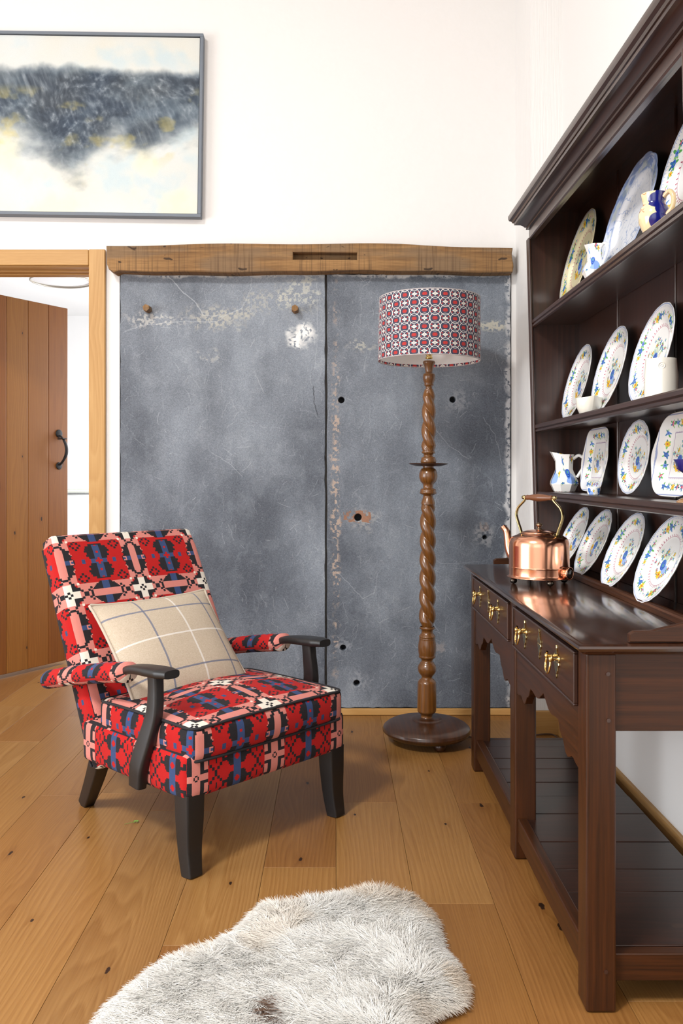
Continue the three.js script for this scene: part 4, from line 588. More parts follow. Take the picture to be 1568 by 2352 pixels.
function plateTex(seed, bg, rectangular = false) {
  return canvasTex(512, 512, (c, w) => {
    reseed(seed); c.fillStyle = bg; c.fillRect(0, 0, w, w); const C = 256;
    if (!rectangular) { c.strokeStyle = '#9fb2dc'; c.lineWidth = 5; c.beginPath(); c.arc(C, C, 246, 0, 7); c.stroke(); c.lineWidth = 3; for (let k = 0; k < 110; k++) { const a = k / 110 * 6.283; c.beginPath(); c.moveTo(C + Math.cos(a) * 240, C + Math.sin(a) * 240); c.lineTo(C + Math.cos(a) * 232, C + Math.sin(a) * 232); c.stroke(); }
      c.strokeStyle = '#b06a7c'; c.lineWidth = 2.2; c.beginPath(); c.arc(C, C, 142, 0, 7); c.stroke(); c.fillStyle = '#a8425f'; for (let k = 0; k < 46; k++) { const a = k / 46 * 6.283; c.beginPath(); c.ellipse(C + Math.cos(a) * 150, C + Math.sin(a) * 150, 6, 2.8, a, 0, 7); c.fill(); }
      for (let k = 0; k < 6; k++) { const a0 = k / 6 * 6.283 - 1.75; for (let q = 0; q < 4; q++) { const a = a0 + (q - 1.5) * 0.19, r = 200 + (rnd() - 0.5) * 14; sprig(c, C + Math.cos(a) * r, C + Math.sin(a) * r, q === 1 || q === 2 ? 24 : 14, [2, 0, 1, 3][(q + k) % 4], a); } for (let q = 0; q < 7; q++) { const a = a0 + 0.36 + q * 0.07; leaf(c, C + Math.cos(a) * (204 + (rnd() - 0.5) * 26), C + Math.sin(a) * (204 + (rnd() - 0.5) * 26), 8, rnd() * 6, ['#7cbd6b', '#d98a9d', '#7f9fe0'][q % 3]); } }
      bouquet(c, C, C + 22, 1.22);
    } else { c.strokeStyle = '#9aa5cc'; c.lineWidth = 7; c.strokeRect(14, 14, 484, 484); c.strokeStyle = '#8a6d9d'; c.lineWidth = 3; c.strokeRect(150, 120, 212, 272); c.fillStyle = '#7b4f86'; for (let k = 0; k < 18; k++) { c.fillRect(156 + k * 11.6, 112, 3, 8); c.fillRect(156 + k * 11.6, 394, 3, 7); }
      for (let k = 0; k < 5; k++) { sprig(c, 150 + k * 54, 66, 24, [2, 3, 0, 1, 3][k], rnd() * 6); sprig(c, 150 + k * 54, 448, 22, [1, 3, 0, 2, 2][k], rnd() * 6); sprig(c, 84 + rnd() * 14, 120 + k * 66, 22, [3, 0, 1, 3, 2][k], rnd() * 6); sprig(c, 428 + rnd() * 14, 120 + k * 66, 20, [2, 3, 0, 1, 3][k], rnd() * 6); } bouquet(c, C - 6, C + 28, 1.15); }
  });
}
const blueTex = dataTex(512, 512, (u, v) => { const x = u - 0.5, y = v - 0.5, r = Math.hypot(x, y) * 2, a = Math.atan2(y, x); let k = (1 - sstep(0.015, 0.05, Math.abs(fbm(u * 17, v * 17, 3) - 0.5))) * 0.8; const spots = sstep(0.42, 0.55, fbm(u * 5 + 30, v * 5, 3)); k *= 0.35 + 0.65 * spots; const rim = sstep(0.70, 0.76, r) * (0.35 + 0.55 * sstep(0.42, 0.58, fbm(a * 5 + 20, r * 16, 3))); k = Math.max(k * (r < 0.72 ? 0.75 : 0.3), rim); if (r > 0.965) k = 0.75; if (Math.abs(r - 0.93) < 0.008) k = 0.8; let c = mix3(hex(0xf2f5fb), hex(0x6f8bc6), clamp(k * 0.85)); if (r > 0.76 && r < 0.9) c = mix3(c, hex(0xcdd6a8), 0.28 * sstep(0.5, 0.6, fbm(u * 20 + 8, v * 20, 2))); return c; });
const potteryTex = seed => canvasTex(512, 256, (c, w, h) => { reseed(seed); c.fillStyle = '#f7f6f2'; c.fillRect(0, 0, w, h); for (let k = 0; k < 4; k++) { c.fillStyle = '#8fb0ee'; c.beginPath(); c.ellipse(70 + k * 128, 180, 34, 22, 0, 0, 7); c.fill(); rose(c, 48 + k * 128, 150, 22); } for (let k = 0; k < 34; k++) sprig(c, rnd() * w, 20 + rnd() * 210, 9 + rnd() * 8, k % 4, rnd() * 6); c.strokeStyle = '#7f93cf'; c.lineWidth = 6; c.beginPath(); c.moveTo(0, 6); c.lineTo(w, 6); c.stroke(); for (let k = 0; k < 16; k++) { c.fillStyle = ['#c93a5e', '#2f7d6b', '#d9748f'][k % 3]; c.beginPath(); c.ellipse(k * 33, 236, 10, 6, 0, 0, 7); c.fill(); } });
const whitePlate = china(plateTex(201, '#f6f6f4')), whitePlate2 = china(plateTex(202, '#f7f7f5')), yellowPlate = china(plateTex(203, '#efe6bd')), rectDish = china(plateTex(204, '#f7f6f3', true)), bluePlate = china(blueTex), potMat = china(potteryTex(211)), creamware = china(null, lin(0.82, 0.79, 0.70)), whiteware = china(null, lin(0.86, 0.86, 0.84)), cobalt = china(null, lin(0.012, 0.014, 0.16));
// a plate lies in its own x-y plane, face to +z
function plateGeo(rx, ry, { scallop = 0, n = 12, power = 2, depth = 0.02, handles = 0, turn = 0 } = {}) {
  const prof = [[0.0, 0.003], [0.5, 0.003], [0.60, 0.0045], [0.66, 0.0095], [0.72, 0.0125], [0.85, 0.0155], [0.97, depth * 0.95], [0.992, depth], [1.0, depth - 0.001], [0.992, depth - 0.0035], [0.85, depth * 0.5], [0.68, 0.0035], [0.62, -0.001], [0.58, -0.003], [0.56, -0.003], [0.54, 0.0], [0.0, 0.0]], N = 84, cut = 8;
  const g = grid(N, prof.length - 1, (u, v) => { const k = Math.round(v * (prof.length - 1)), [f, z] = prof[k], th = u * Math.PI * 2, ct = Math.cos(th), st = Math.sin(th), sup = 1 / Math.pow(Math.pow(Math.abs(ct), power) + Math.pow(Math.abs(st), power), 1 / power), edge = f > 0.8 ? 1 + scallop * Math.abs(Math.sin(th * n / 2)) * (f - 0.8) * 5 - scallop * 0.5 : 1, ear = handles && f > 0.6 ? 1 + handles * Math.exp(-Math.pow(st / 0.36, 2)) * (f - 0.6) * 2.5 : 1; return [rx * f * sup * ct * edge * ear, ry * f * sup * st * edge, z]; }, { closedU: true });
  const uv = g.attributes.uv, p = g.attributes.position; for (let i = 0; i < p.count; i++) { const k = Math.floor(i / (N + 1)); if (k > cut) uv.setXY(i, 0.02, 0.02); else { const x = p.getX(i) / rx * 0.495, y = p.getY(i) / ry * 0.495, c = Math.cos(turn), s = Math.sin(turn); uv.setXY(i, clamp(0.5 + x * c - y * s, 0.004, 0.996), clamp(0.5 + x * s + y * c, 0.004, 0.996)); } }
  return g;
}
// stands on a shelf at height y, leaning on the rack's back
function stand(name, mat, rx, ry, y, z, lean, label, category, opt = {}, group) {
  const a = lean * Math.PI / 180, m = new THREE.Mesh(plateGeo(rx, ry, opt), mat); m.name = numbered(name); const back = opt.backX || BACKX - 0.002;
  m.rotation.set(-a, -Math.PI / 2, 0, 'YXZ'); m.position.set(back - (ry - 0.001) * Math.sin(a) - 0.0005, y + ry * Math.cos(a) + 0.0035, z); scene.add(m); tag(m, label, category, group); return m;
}
const row1 = SHELF[2], row2 = SHELF[1], row3 = SHELF[0];
stand('platter', yellowPlate, 0.172, 0.176, row1, -3.07, 14, 'pale yellow floral platter at the end panel of the top shelf', 'platter', { scallop: 0.012, n: 16, depth: 0.02 });
stand('platter', bluePlate, 0.205, 0.172, row1, -2.53, 15, 'large scalloped platter with pale blue transfer print on the top shelf', 'platter', { scallop: 0.03, n: 12, depth: 0.022 });
stand('platter', whitePlate, 0.19, 0.178, row1, -2.085, 14, 'white floral platter behind the cobalt jug on the top shelf', 'platter', { scallop: 0.012, n: 16 });
stand('dinner_plate', whitePlate, 0.139, 0.139, row2, -3.105, 15, 'white floral plate behind the low white bowl on the middle shelf', 'plate', { scallop: 0.012, n: 18 });
stand('dinner_plate', whitePlate2, 0.140, 0.140, row2, -2.735, 15, 'white floral plate in the middle of the middle shelf, nothing before it', 'plate', { scallop: 0.012, n: 18, turn: 0.1 });
stand('dinner_plate', whitePlate, 0.141, 0.141, row2, -2.372, 15, 'white floral plate behind the cream tankard on the middle shelf', 'plate', { scallop: 0.012, n: 18, turn: -0.05 });
stand('serving_dish', rectDish, 0.128, 0.110, row3, -2.96, 8, 'rectangular floral serving dish with ear handles beside the floral jug', 'dish', { power: 5, handles: 0.16 });
stand('oval_plate', whitePlate2, 0.128, 0.111, row3, -2.565, 9, 'white floral oval plate on the lowest shelf between two handled dishes', 'plate', { scallop: 0.012, n: 18 });
stand('serving_dish', rectDish, 0.145, 0.112, row3, -2.245, 9, 'handled floral serving dish behind the cobalt goblet', 'dish', { power: 3.6, handles: 0.18 });
const rowT = TOPY;
stand('dinner_plate', whitePlate2, 0.119, 0.119, rowT, -3.115, 25, 'white floral plate half hidden by the copper kettle', 'plate', { scallop: 0.014, n: 20 });
stand('dinner_plate', whitePlate, 0.120, 0.120, rowT, -2.862, 25, 'white floral plate on the table top, second along from the kettle', 'plate', { scallop: 0.014, n: 20, turn: 0.9 });
stand('dinner_plate', whitePlate, 0.121, 0.121, rowT, -2.565, 25, 'white floral plate on the table top, third along from the kettle', 'plate', { scallop: 0.014, n: 20, turn: 0.12 });
stand('dinner_plate', whitePlate2, 0.125, 0.125, rowT, -2.265, 25, 'white floral plate on the table top, fourth along from the kettle', 'plate', { scallop: 0.014, n: 20, turn: -0.25 });
// faceted floral jug
function jug(x, y, z, k, label, mat, yaw) {
  const t = thing('jug', label, 'jug', [x, y, z], yaw);
  const prof = [[0.030, 0.0], [0.034, 0.002], [0.046, 0.026], [0.045, 0.036], [0.031, 0.066], [0.0285, 0.074], [0.0295, 0.10], [0.033, 0.122], [0.0315, 0.122], [0.027, 0.10], [0.026, 0.074]].map(p => [p[0] * k, p[1] * k]);
  const g = lathe(prof, 8); { const p = g.attributes.position; for (let i = 0; i < p.count; i++) { const yy = p.getY(i), f = sstep(0.1 * k, 0.122 * k, yy), X = p.getX(i), Z = p.getZ(i); p.setXYZ(i, X - f * 0.014 * k * Math.max(0, -X / (0.033 * k)), yy + f * 0.010 * k * Math.max(0, -X / (0.033 * k)), Z); } }
  part('jug_body', toCreasedNormals(g, 0.5), mat, t);
  part('handle', tube([[0.030, 0.108], [0.048, 0.118], [0.064, 0.106], [0.062, 0.082], [0.050, 0.06], [0.042, 0.048]].map(p => [p[0] * k, p[1] * k, 0]), 0.0055 * k, 30, 10), whiteware, t); return t;
}
jug(0.828, row3 + 0.0005, -3.155, 1.12, 'faceted floral jug with a scrolled handle at the end of the lowest shelf', potMat, -0.5);
jug(0.776, row1 + 0.0005, -2.60, 0.84, 'small floral jug with a green-edged handle before the blue platter', potMat, -1.2);
{ // cobalt and cream jug
  const t = thing('pot', 'cobalt blue and cream pot with a cream handle on the top shelf', 'pot', [0.776, row1 + 0.0005, -2.12], -1.0);
  const body = lathe([[0.02, 0], [0.024, 0.002], [0.036, 0.03], [0.037, 0.05], [0.032, 0.066], [0.026, 0.073], [0.027, 0.08], [0.031, 0.10], [0.029, 0.10], [0.024, 0.08]], 32);
  const pt = canvasTex(256, 256, (c, w) => { c.fillStyle = '#e8d0a4'; c.fillRect(0, 0, w, w); reseed(301); c.fillStyle = '#161a6e'; for (const x of [10, 138]) for (const [dx, dy, r] of [[30, 120, 34], [48, 160, 30], [20, 90, 26], [40, 30, 30], [24, 200, 22], [44, 70, 26]]) { c.beginPath(); c.ellipse(x + dx, dy, r, r * 1.05, 0, 0, 7); c.fill(); } c.strokeStyle = '#a8532c'; c.lineWidth = 2; for (let k = 0; k < 26; k++) { const x = 80 + (k % 2) * 128 + rnd() * 50, y = rnd() * 256; c.beginPath(); c.arc(x, y, 5 + rnd() * 6, 0, 4); c.stroke(); } c.fillStyle = '#d9722c'; for (const [x, y] of [[104, 120], [232, 120]]) { c.beginPath(); c.ellipse(x, y, 12, 10, 0, 0, 7); c.fill(); } });
  part('pot_body', body, china(pt), t); part('handle', tube([[0.027, 0.088, 0], [0.043, 0.096, 0], [0.054, 0.08, 0], [0.05, 0.055, 0], [0.036, 0.042, 0]], 0.006, 28, 10), china(null, lin(0.68, 0.5, 0.28)), t);
}
{ // cream tankard
  const t = thing('tankard', 'plain cream pottery tankard with a round seal on the middle shelf', 'tankard', [0.803, row2 + 0.0005, -2.148], 0.6);
  part('tankard_body', lathe([[0.001, 0.004], [0.036, 0.002], [0.0385, 0.0], [0.040, 0.004], [0.0395, 0.05], [0.037, 0.088], [0.0365, 0.097], [0.0345, 0.097], [0.035, 0.06], [0.034, 0.008], [0.001, 0.008]], 48), creamware, t);
  part('seal', [new THREE.TorusGeometry(0.0075, 0.0009, 8, 28).rotateY(-Math.PI / 2 - 0.0).translate(-0.0375, 0.077, 0), new THREE.TorusGeometry(0.003, 0.0007, 8, 20).rotateY(-Math.PI / 2).translate(-0.0377, 0.077, 0)].map(g => g.rotateY(0.65)), creamware, t);
  part('handle', tube([[0.036, 0.08, 0], [0.056, 0.078, 0], [0.062, 0.05, 0], [0.054, 0.024, 0], [0.037, 0.02, 0]], 0.0055, 26, 10), creamware, t);
}
{ const t = thing('low_bowl', 'low white pottery bowl with a small spout on the middle shelf', 'bowl', [0.795, row2 + 0.0005, -2.73], 0.0001);
  const g = lathe([[0.001, 0.003], [0.022, 0.0], [0.03, 0.004], [0.039, 0.026], [0.0405, 0.052], [0.0385, 0.052], [0.037, 0.03], [0.001, 0.008]], 40), p = g.attributes.position; for (let i = 0; i < p.count; i++) { const a = Math.atan2(p.getZ(i), p.getX(i)), f = Math.exp(-Math.pow((a - 1.57) / 0.4, 2)) * sstep(0.03, 0.052, p.getY(i)); p.setZ(i, p.getZ(i) + 0.014 * f); p.setY(i, p.getY(i) + 0.004 * f); } g.computeVertexNormals(); part('bowl_body', g, creamware, t); }
{ const t = thing('trinket_dish', 'tiny floral trinket dish in front of the rectangular serving dish', 'trinket dish', [0.80, row3 + 0.0005, -2.70]); part('dish_body', lathe([[0.001, 0.002], [0.016, 0], [0.018, 0.002], [0.021, 0.018], [0.022, 0.026], [0.0205, 0.026], [0.019, 0.008], [0.001, 0.006]], 32).translate(0.80, row3 + 0.0005, -2.70), potMat, t); }
{ const t = thing('goblet', 'cobalt blue footed goblet before the handled floral dish', 'goblet', [0.802, row3 + 0.0005, -1.975]); const T = g => g.translate(0.802, row3 + 0.0005, -1.975);
  part('bowl', T(lathe([[0.001, 0.066], [0.014, 0.067], [0.026, 0.076], [0.03, 0.092], [0.034, 0.098], [0.032, 0.098], [0.027, 0.09], [0.02, 0.078], [0.001, 0.073]], 32)), cobalt, t); part('stem', T(lathe([[0.004, 0.012], [0.0035, 0.04], [0.005, 0.066], [0.012, 0.0665]], 20)), whiteware, t); part('foot', T(lathe([[0.001, 0.013], [0.008, 0.0125], [0.02, 0.008], [0.028, 0.003], [0.028, 0]], 28)), china(null, lin(0.32, 0.17, 0.07)), t); }
console.log('crockery done');

// ---------------------------------------------------------------- copper kettle
{
  const t = thing('copper_kettle', 'polished copper kettle with brass handle arms and turned wooden grip', 'kettle', [0.643, TOPY, -2.75], -0.84);
  part('kettle_body', lathe([[0.001, 0.018], [0.090, 0.018], [0.0985, 0.0195], [0.0995, 0.0215], [0.0975, 0.0235], [0.0945, 0.0245], [0.0938, 0.030], [0.0938, 0.0495], [0.0950, 0.0515], [0.0950, 0.0535], [0.0935, 0.0555], [0.0932, 0.118], [0.0922, 0.129], [0.0890, 0.139], [0.0830, 0.146], [0.0740, 0.1505], [0.0610, 0.1545], [0.0560, 0.156], [0.0555, 0.1585], [0.001, 0.1585]], 96), copper, t);
  const lid = part('lid', lathe([[0.0545, 0.1575], [0.055, 0.1605], [0.050, 0.163], [0.036, 0.167], [0.018, 0.1695], [0.001, 0.170]], 64), copper, t);
  part('knob', lathe([[0.010, 0.1685], [0.0105, 0.171], [0.0055, 0.174], [0.0055, 0.178], [0.0105, 0.181], [0.0115, 0.185], [0.009, 0.189], [0.004, 0.191], [0.001, 0.1915]], 28), std({ color: lin(0.25, 0.17, 0.11), roughness: 0.25, metalness: 0.9 }), lid);
  const sp = new THREE.CatmullRomCurve3([[-0.086, 0.072], [-0.104, 0.082], [-0.116, 0.105], [-0.121, 0.135], [-0.127, 0.158], [-0.140, 0.172]].map(p => new THREE.Vector3(p[0], p[1], 0)));
  part('spout', grid(24, 40, (u, v) => { const c = sp.getPoint(v), tg = sp.getTangent(v), r = lerp(0.021, 0.0095, Math.pow(v, 0.7)), th = u * Math.PI * 2; return [c.x - tg.y * r * Math.cos(th), c.y + tg.x * r * Math.cos(th), r * Math.sin(th)]; }, { closedU: true }), copper, t);
  const armPts = s => [[s * 0.066, 0.153], [s * 0.072, 0.17], [s * 0.081, 0.192], [s * 0.087, 0.214], [s * 0.080, 0.236], [s * 0.064, 0.252], [s * 0.054, 0.262], [s * 0.051, 0.272]];
  const h = part('handle', [-1, 1].flatMap(s => [sweptBar(armPts(s).map((p, i) => [p[0], p[1], 0, 0.0058, 0.0032]), [0, 0, 1], 40, 2.6), lathe([[0.001, 0.006], [0.012, 0.005], [0.0165, 0.0015], [0.0165, 0]], 24).rotateZ(-s * 0.5).translate(s * 0.068, 0.149, 0), lathe([[0.001, 0.009], [0.0055, 0.007], [0.0075, 0.0], [0.0055, -0.006], [0.001, -0.007]], 18).rotateZ(-s * Math.PI / 2).translate(s * 0.056, 0.27, 0)]), oldBrass, t, 'brass handle arms');
  part('grip', lathe([[0.001, -0.05], [0.0065, -0.05], [0.0085, -0.044], [0.0075, -0.038], [0.0105, -0.02], [0.0125, 0.0], [0.0105, 0.02], [0.0075, 0.038], [0.0085, 0.044], [0.0065, 0.05], [0.001, 0.05]], 28).rotateZ(Math.PI / 2).translate(0, 0.27, 0), phy({ color: lin(0.16, 0.055, 0.02), roughness: 0.35, clearcoat: 0.4 }), h, 'turned brown wooden grip');
  for (const a of [0.55, 2.2, 3.75, 5.3]) part('foot', lathe([[0.001, 0], [0.006, 0.001], [0.011, 0.006], [0.0115, 0.012], [0.007, 0.018]], 24).translate(Math.cos(a) * 0.083, 0, Math.sin(a) * 0.083), std({ color: lin(0.10, 0.085, 0.07), roughness: 0.25, metalness: 0.9 }), t);
  const so = part('socket', lathe([[0.0185, 0], [0.0185, 0.016], [0.0205, 0.017], [0.0205, 0.0205], [0.018, 0.022], [0.0165, 0.021], [0.0165, 0.012]], 36).rotateZ(-Math.PI / 2).translate(0.0915, 0.0395, 0.0), copper, t);
  part('socket_plug', lathe([[0.001, 0.026], [0.007, 0.0255], [0.0125, 0.022], [0.0155, 0.016], [0.016, 0.01]], 32).rotateZ(-Math.PI / 2).translate(0.0915, 0.0395, 0), phy({ color: lin(0.008, 0.007, 0.006), roughness: 0.12, clearcoat: 1 }), so, 'glossy black plug');
}
// ---------------------------------------------------------------- sheepskin rug
{
  const t = thing('sheepskin_rug', 'cream white long-wool sheepskin rug lying on the oak floor', 'rug', [-0.12, 0, -1.8]);
  const O = [[-0.488, -1.691], [-0.475, -1.754], [-0.453, -1.811], [-0.417, -1.883], [-0.36, -1.955], [-0.292, -2.005], [-0.252, -2.045], [-0.227, -2.115], [-0.187, -2.195], [-0.116, -2.198], [-0.053, -2.208], [0.011, -2.235], [0.105, -2.262], [0.18, -2.24], [0.222, -2.21], [0.240, -2.145], [0.254, -2.055], [0.257, -1.972], [0.278, -1.915], [0.286, -1.851], [0.274, -1.795], [0.25, -1.76], [0.215, -1.742], [0.192, -1.725], [0.182, -1.69], [0.172, -1.62], [0.15, -1.5], [0.13, -1.35], [0.16, -1.22], [0.1, -1.13], [-0.02, -1.15], [-0.12, -1.13], [-0.25, -1.08], [-0.4, -1.12], [-0.46, -1.24], [-0.44, -1.4], [-0.49, -1.55]].map(p => new THREE.Vector2(p[0], p[1]));
  const shrink = 0.028, curve = new THREE.SplineCurve([...O, O[0]]), poly = curve.getPoints(260).slice(0, -1), n = poly.length;
  const inset = poly.map((p, i) => { const a = poly[(i + n - 3) % n], b = poly[(i + 3) % n], tx = b.x - a.x, ty = b.y - a.y, l = Math.hypot(tx, ty); return new THREE.Vector2(p.x - ty / l * shrink * 1, p.y + tx / l * shrink); });
  const area = (P) => P.reduce((s, p, i) => s + p.x * P[(i + 1) % n].y - P[(i + 1) % n].x * p.y, 0); const inner = Math.abs(area(inset)) < Math.abs(area(poly)) ? inset : poly.map((p, i) => { const a = poly[(i + n - 3) % n], b = poly[(i + 3) % n], tx = b.x - a.x, ty = b.y - a.y, l = Math.hypot(tx, ty); return new THREE.Vector2(p.x + ty / l * shrink, p.y - tx / l * shrink); });
  const inside = (x, y) => { let c = false; for (let i = 0, j = n - 1; i < n; j = i++) { const a = inner[i], b = inner[j]; if ((a.y > y) !== (b.y > y) && x < (b.x - a.x) * (y - a.y) / (b.y - a.y) + a.x) c = !c; } return c; };
  const edgeDist = (x, y) => { let m = 9, mx = 0, my = 0; for (let i = 0; i < n; i += 2) { const d = Math.hypot(inner[i].x - x, inner[i].y - y); if (d < m) { m = d; mx = inner[i].x - x; my = inner[i].y - y; } } return [m, mx, my]; };
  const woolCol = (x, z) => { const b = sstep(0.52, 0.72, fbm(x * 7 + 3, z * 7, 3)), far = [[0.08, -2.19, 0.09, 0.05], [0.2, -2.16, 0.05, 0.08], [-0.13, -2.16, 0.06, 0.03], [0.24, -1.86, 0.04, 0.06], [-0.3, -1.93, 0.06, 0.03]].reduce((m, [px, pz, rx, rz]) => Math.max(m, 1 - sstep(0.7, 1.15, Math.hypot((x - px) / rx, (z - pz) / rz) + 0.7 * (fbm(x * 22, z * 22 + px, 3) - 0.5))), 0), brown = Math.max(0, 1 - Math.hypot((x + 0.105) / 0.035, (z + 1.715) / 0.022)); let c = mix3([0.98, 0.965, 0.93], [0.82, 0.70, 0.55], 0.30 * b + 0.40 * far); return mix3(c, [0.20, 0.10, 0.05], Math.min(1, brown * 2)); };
  const height = (x, z, e) => 0.034 * Math.min(1, Math.sqrt(e / 0.06)) + 0.02 * (fbm(x * 6, z * 6 + 9, 3) - 0.5) * Math.min(1, e / 0.08);
  const hide = extrude(new THREE.Shape(inner.map(p => new THREE.Vector2(p.x, -p.y))), 0.008, { bevel: 0.003 }).rotateX(-Math.PI / 2).translate(0, 0.001 + 0.0015, 0); part('hide', hide, std({ color: lin(0.92, 0.89, 0.83), roughness: 0.9 }), t);
  // wool staple: one curved, pointed fibre, laid many times
  const fibre = (() => { const N = 7, pos = [], idx = []; for (let k = 0; k <= N; k++) { const v = k / N, r = 0.00135 * (1 - 0.9 * v * v), y = 0.055 * v * (1 - 0.22 * v), z = 0.055 * v * v * 0.52, x = 0.0022 * Math.sin(v * 8); for (let q = 0; q < 3; q++) { const a = q / 3 * 6.283; pos.push(x + r * Math.cos(a), y, z + r * Math.sin(a)); } if (k) for (let q = 0; q < 3; q++) { const a = (k - 1) * 3 + q, b = (k - 1) * 3 + (q + 1) % 3, c = k * 3 + q, d = k * 3 + (q + 1) % 3; idx.push(a, c, b, b, c, d); } } const g = new THREE.BufferGeometry(); g.setAttribute('position', new THREE.Float32BufferAttribute(pos, 3)); g.setIndex(idx); g.computeVertexNormals(); return g; })();
  reseed(909); const COUNT = 150000, im = new THREE.InstancedMesh(fibre, phy({ color: lin(1, 1, 1), roughness: 1, transmission: 0.45, thickness: 0 }), COUNT); let k = 0; const dm = new THREE.Object3D(), up = new THREE.Vector3(0, 1, 0), col = new THREE.Color(), dir = new THREE.Vector3();
  const cellCache = new Map(); const ed = (x, z) => { const key = Math.round(x * 100) * 1000 + Math.round(z * 100); if (!cellCache.has(key)) cellCache.set(key, edgeDist(Math.round(x * 100) / 100, Math.round(z * 100) / 100)); return cellCache.get(key); };
  let guard = 0; while (k < COUNT && guard++ < COUNT * 4) {
    const x = -0.55 + rnd() * 0.86, z = -2.30 + rnd() * rnd() * 0.2 + rnd() * 1.05; if (!inside(x, z)) continue; if (z > -1.55 && rnd() < 0.5) continue;
    const [e, ex, ez] = ed(x, z), el = Math.hypot(ex, ez) || 1, w = Math.exp(-e / 0.05), clump = fbm(x * 28, z * 28, 2), a = fbm(x * 3.2 + 8, z * 3.2, 2) * 9 + (noise(x * 60, z * 60) - 0.5) * 2.2 + (rnd() - 0.5) * 0.9;
    dir.set(Math.cos(a) * 0.55 * (1 - w) + ex / el * w * 1.5 + (rnd() - 0.5) * 0.3, 1 - 0.35 * w, Math.sin(a) * 0.55 * (1 - w) + ez / el * w * 1.5 + (rnd() - 0.5) * 0.3).normalize();
    dm.position.set(x + 0.12, 0.008 + height(x, z, e) * 0.55, z + 1.8); dm.quaternion.setFromUnitVectors(up, dir); dm.rotateY(Math.atan2(dir.x, dir.z) + (rnd() - 0.5) * 1.4); const s = (0.62 + 0.45 * clump + 0.25 * rnd()) * (0.8 + 0.2 * Math.min(1, e / 0.05)); dm.scale.set(1.1, s, s); dm.updateMatrix(); im.setMatrixAt(k, dm.matrix);
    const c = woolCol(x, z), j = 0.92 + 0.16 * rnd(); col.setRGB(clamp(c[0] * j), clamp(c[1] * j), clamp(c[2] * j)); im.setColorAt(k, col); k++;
  }
  im.count = k; im.name = 'wool'; im.userData.kind = 'stuff'; t.add(im); console.log('wool', k);
}
// ---------------------------------------------------------------- bedroom things seen through the doorway
{
  const t = thing('ceiling_shade', 'white drum ceiling shade in the room beyond the door', 'ceiling light', [-1.73, 2.55, -5.5]); const T = g => g.translate(-1.73, 2.55, -5.5);
  part('shade_drum', T(lathe([[0.188, -0.03], [0.19, -0.03], [0.19, -0.232], [0.188, -0.232]], 64)), phy({ color: lin(0.72, 0.68, 0.62), roughness: 0.8, transmission: 0.3, thickness: 0 }), t); part('diffuser', T(lathe([[0.001, -0.222], [0.18, -0.222], [0.184, -0.219], [0.001, -0.219]], 64)), phy({ color: lin(0.86, 0.86, 0.88), roughness: 0.7, transmission: 0.3, thickness: 0 }), t);
  part('shade_ring', T(new THREE.TorusGeometry(0.188, 0.005, 10, 72).rotateX(Math.PI / 2).translate(0, -0.23, 0)), std({ color: lin(0.4, 0.36, 0.3), roughness: 0.4, metalness: 0.6 }), t); part('ceiling_rose', T(lathe([[0.001, 0], [0.05, 0], [0.05, -0.02], [0.012, -0.03], [0.012, -0.218], [0.001, -0.218]], 32)), whitePaint, t);
}
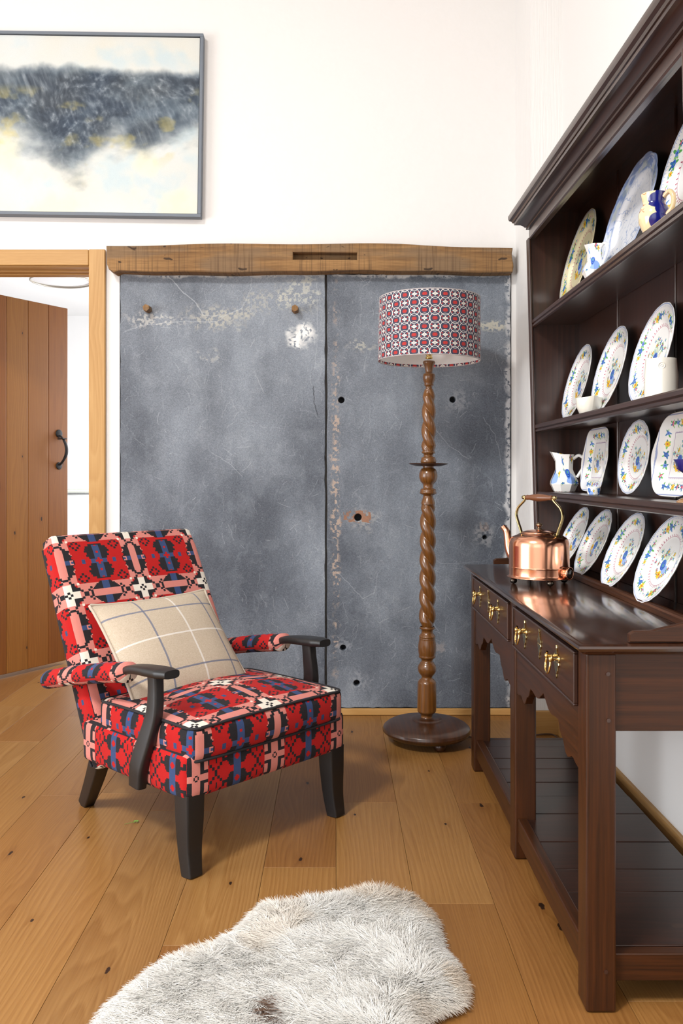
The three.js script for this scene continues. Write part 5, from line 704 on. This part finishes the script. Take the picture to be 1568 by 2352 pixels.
{
  const linen = std({ color: lin(0.82, 0.82, 0.84), roughness: 0.9 });
  const b = thing('bed', 'bed with white linen in the room beyond the door', 'bed', [-2.5, 0, -6.9]); part('mattress', softBox(1.4, 0.26, 1.9, 0.06, [0.01, 0.02, 0.01]).translate(-2.5, 0.47, -6.9), linen, b); part('bed_frame', box(-3.22, -1.78, 0.12, 0.34, -7.88, -5.93, 0.01), whitePaint, b); for (const [x, z] of [[-3.15, -7.8], [-1.85, -7.8], [-3.15, -6.0], [-1.85, -6.0]]) part('leg', box(x - 0.03, x + 0.03, 0, 0.12, z - 0.03, z + 0.03, 0.004), whitePaint, b);
  const p = thing('bed_pillow', 'white buttoned pillow propped up on the bed', 'pillow', [-2.02, 0.785, -6.75], 0.3); const pc = part('pillow_case', softBox(0.62, 0.32, 0.2, 0.08, [0.02, 0.01, 0.03]), linen, p); part('button', lathe([[0.001, 0.004], [0.009, 0.003], [0.011, 0]], 16).rotateX(Math.PI / 2).translate(0.12, -0.06, 0.128), std({ color: lin(0.2, 0.15, 0.1), roughness: 0.5 }), pc);
  const th = thing('folded_throw', 'folded pale green throw lying on the bed pillow', 'throw', [-2.02, 0.972, -6.78], 0.3); part('throw_cloth', softBox(0.66, 0.022, 0.24, 0.008, [0.004, 0.004, 0.004]), std({ color: lin(0.55, 0.58, 0.52), roughness: 0.95 }), th);
}
// ---------------------------------------------------------------- small things on the floor
{ const t = thing('power_cord', 'thin brown twisted power cord trailing behind the dresser', 'cord', [0.8, 0, -3.5]); part('cord_cable', tube([[0.45, 0.004, -3.70], [0.6, 0.005, -3.62], [0.76, 0.006, -3.60], [0.83, 0.03, -3.58], [0.9, 0.024, -3.6], [0.925, 0.006, -3.5], [0.92, 0.005, -3.38]], 0.0032, 90, 8).translate(0, 0, 0), std({ color: lin(0.09, 0.05, 0.03), roughness: 0.8 }), t); }
{ const t = thing('plant_sprig', 'tiny green plant sprig dropped on the floor beside the armchair', 'sprig', [-0.645, 0.001, -2.745], 0.4); const m = std({ color: lin(0.16, 0.3, 0.05), roughness: 0.8 }); part('stem', tube([[-0.02, 0.001, 0.004], [0, 0.002, 0], [0.022, 0.003, -0.004]], 0.0007, 12, 6), m, t); for (const [x, z, a] of [[0.012, 0.002, 0.6], [0.016, -0.006, -0.5], [0.02, 0.003, 0.9], [0.022, -0.005, -0.9]]) part('leaf', new THREE.SphereGeometry(1, 10, 6).scale(0.006, 0.0009, 0.0022).rotateY(a).translate(x, 0.003, z), m, t); }

scene.traverse(o => { if (o.isMesh) { o.castShadow = true; o.receiveShadow = true; } });
renderer.render(scene, camera);
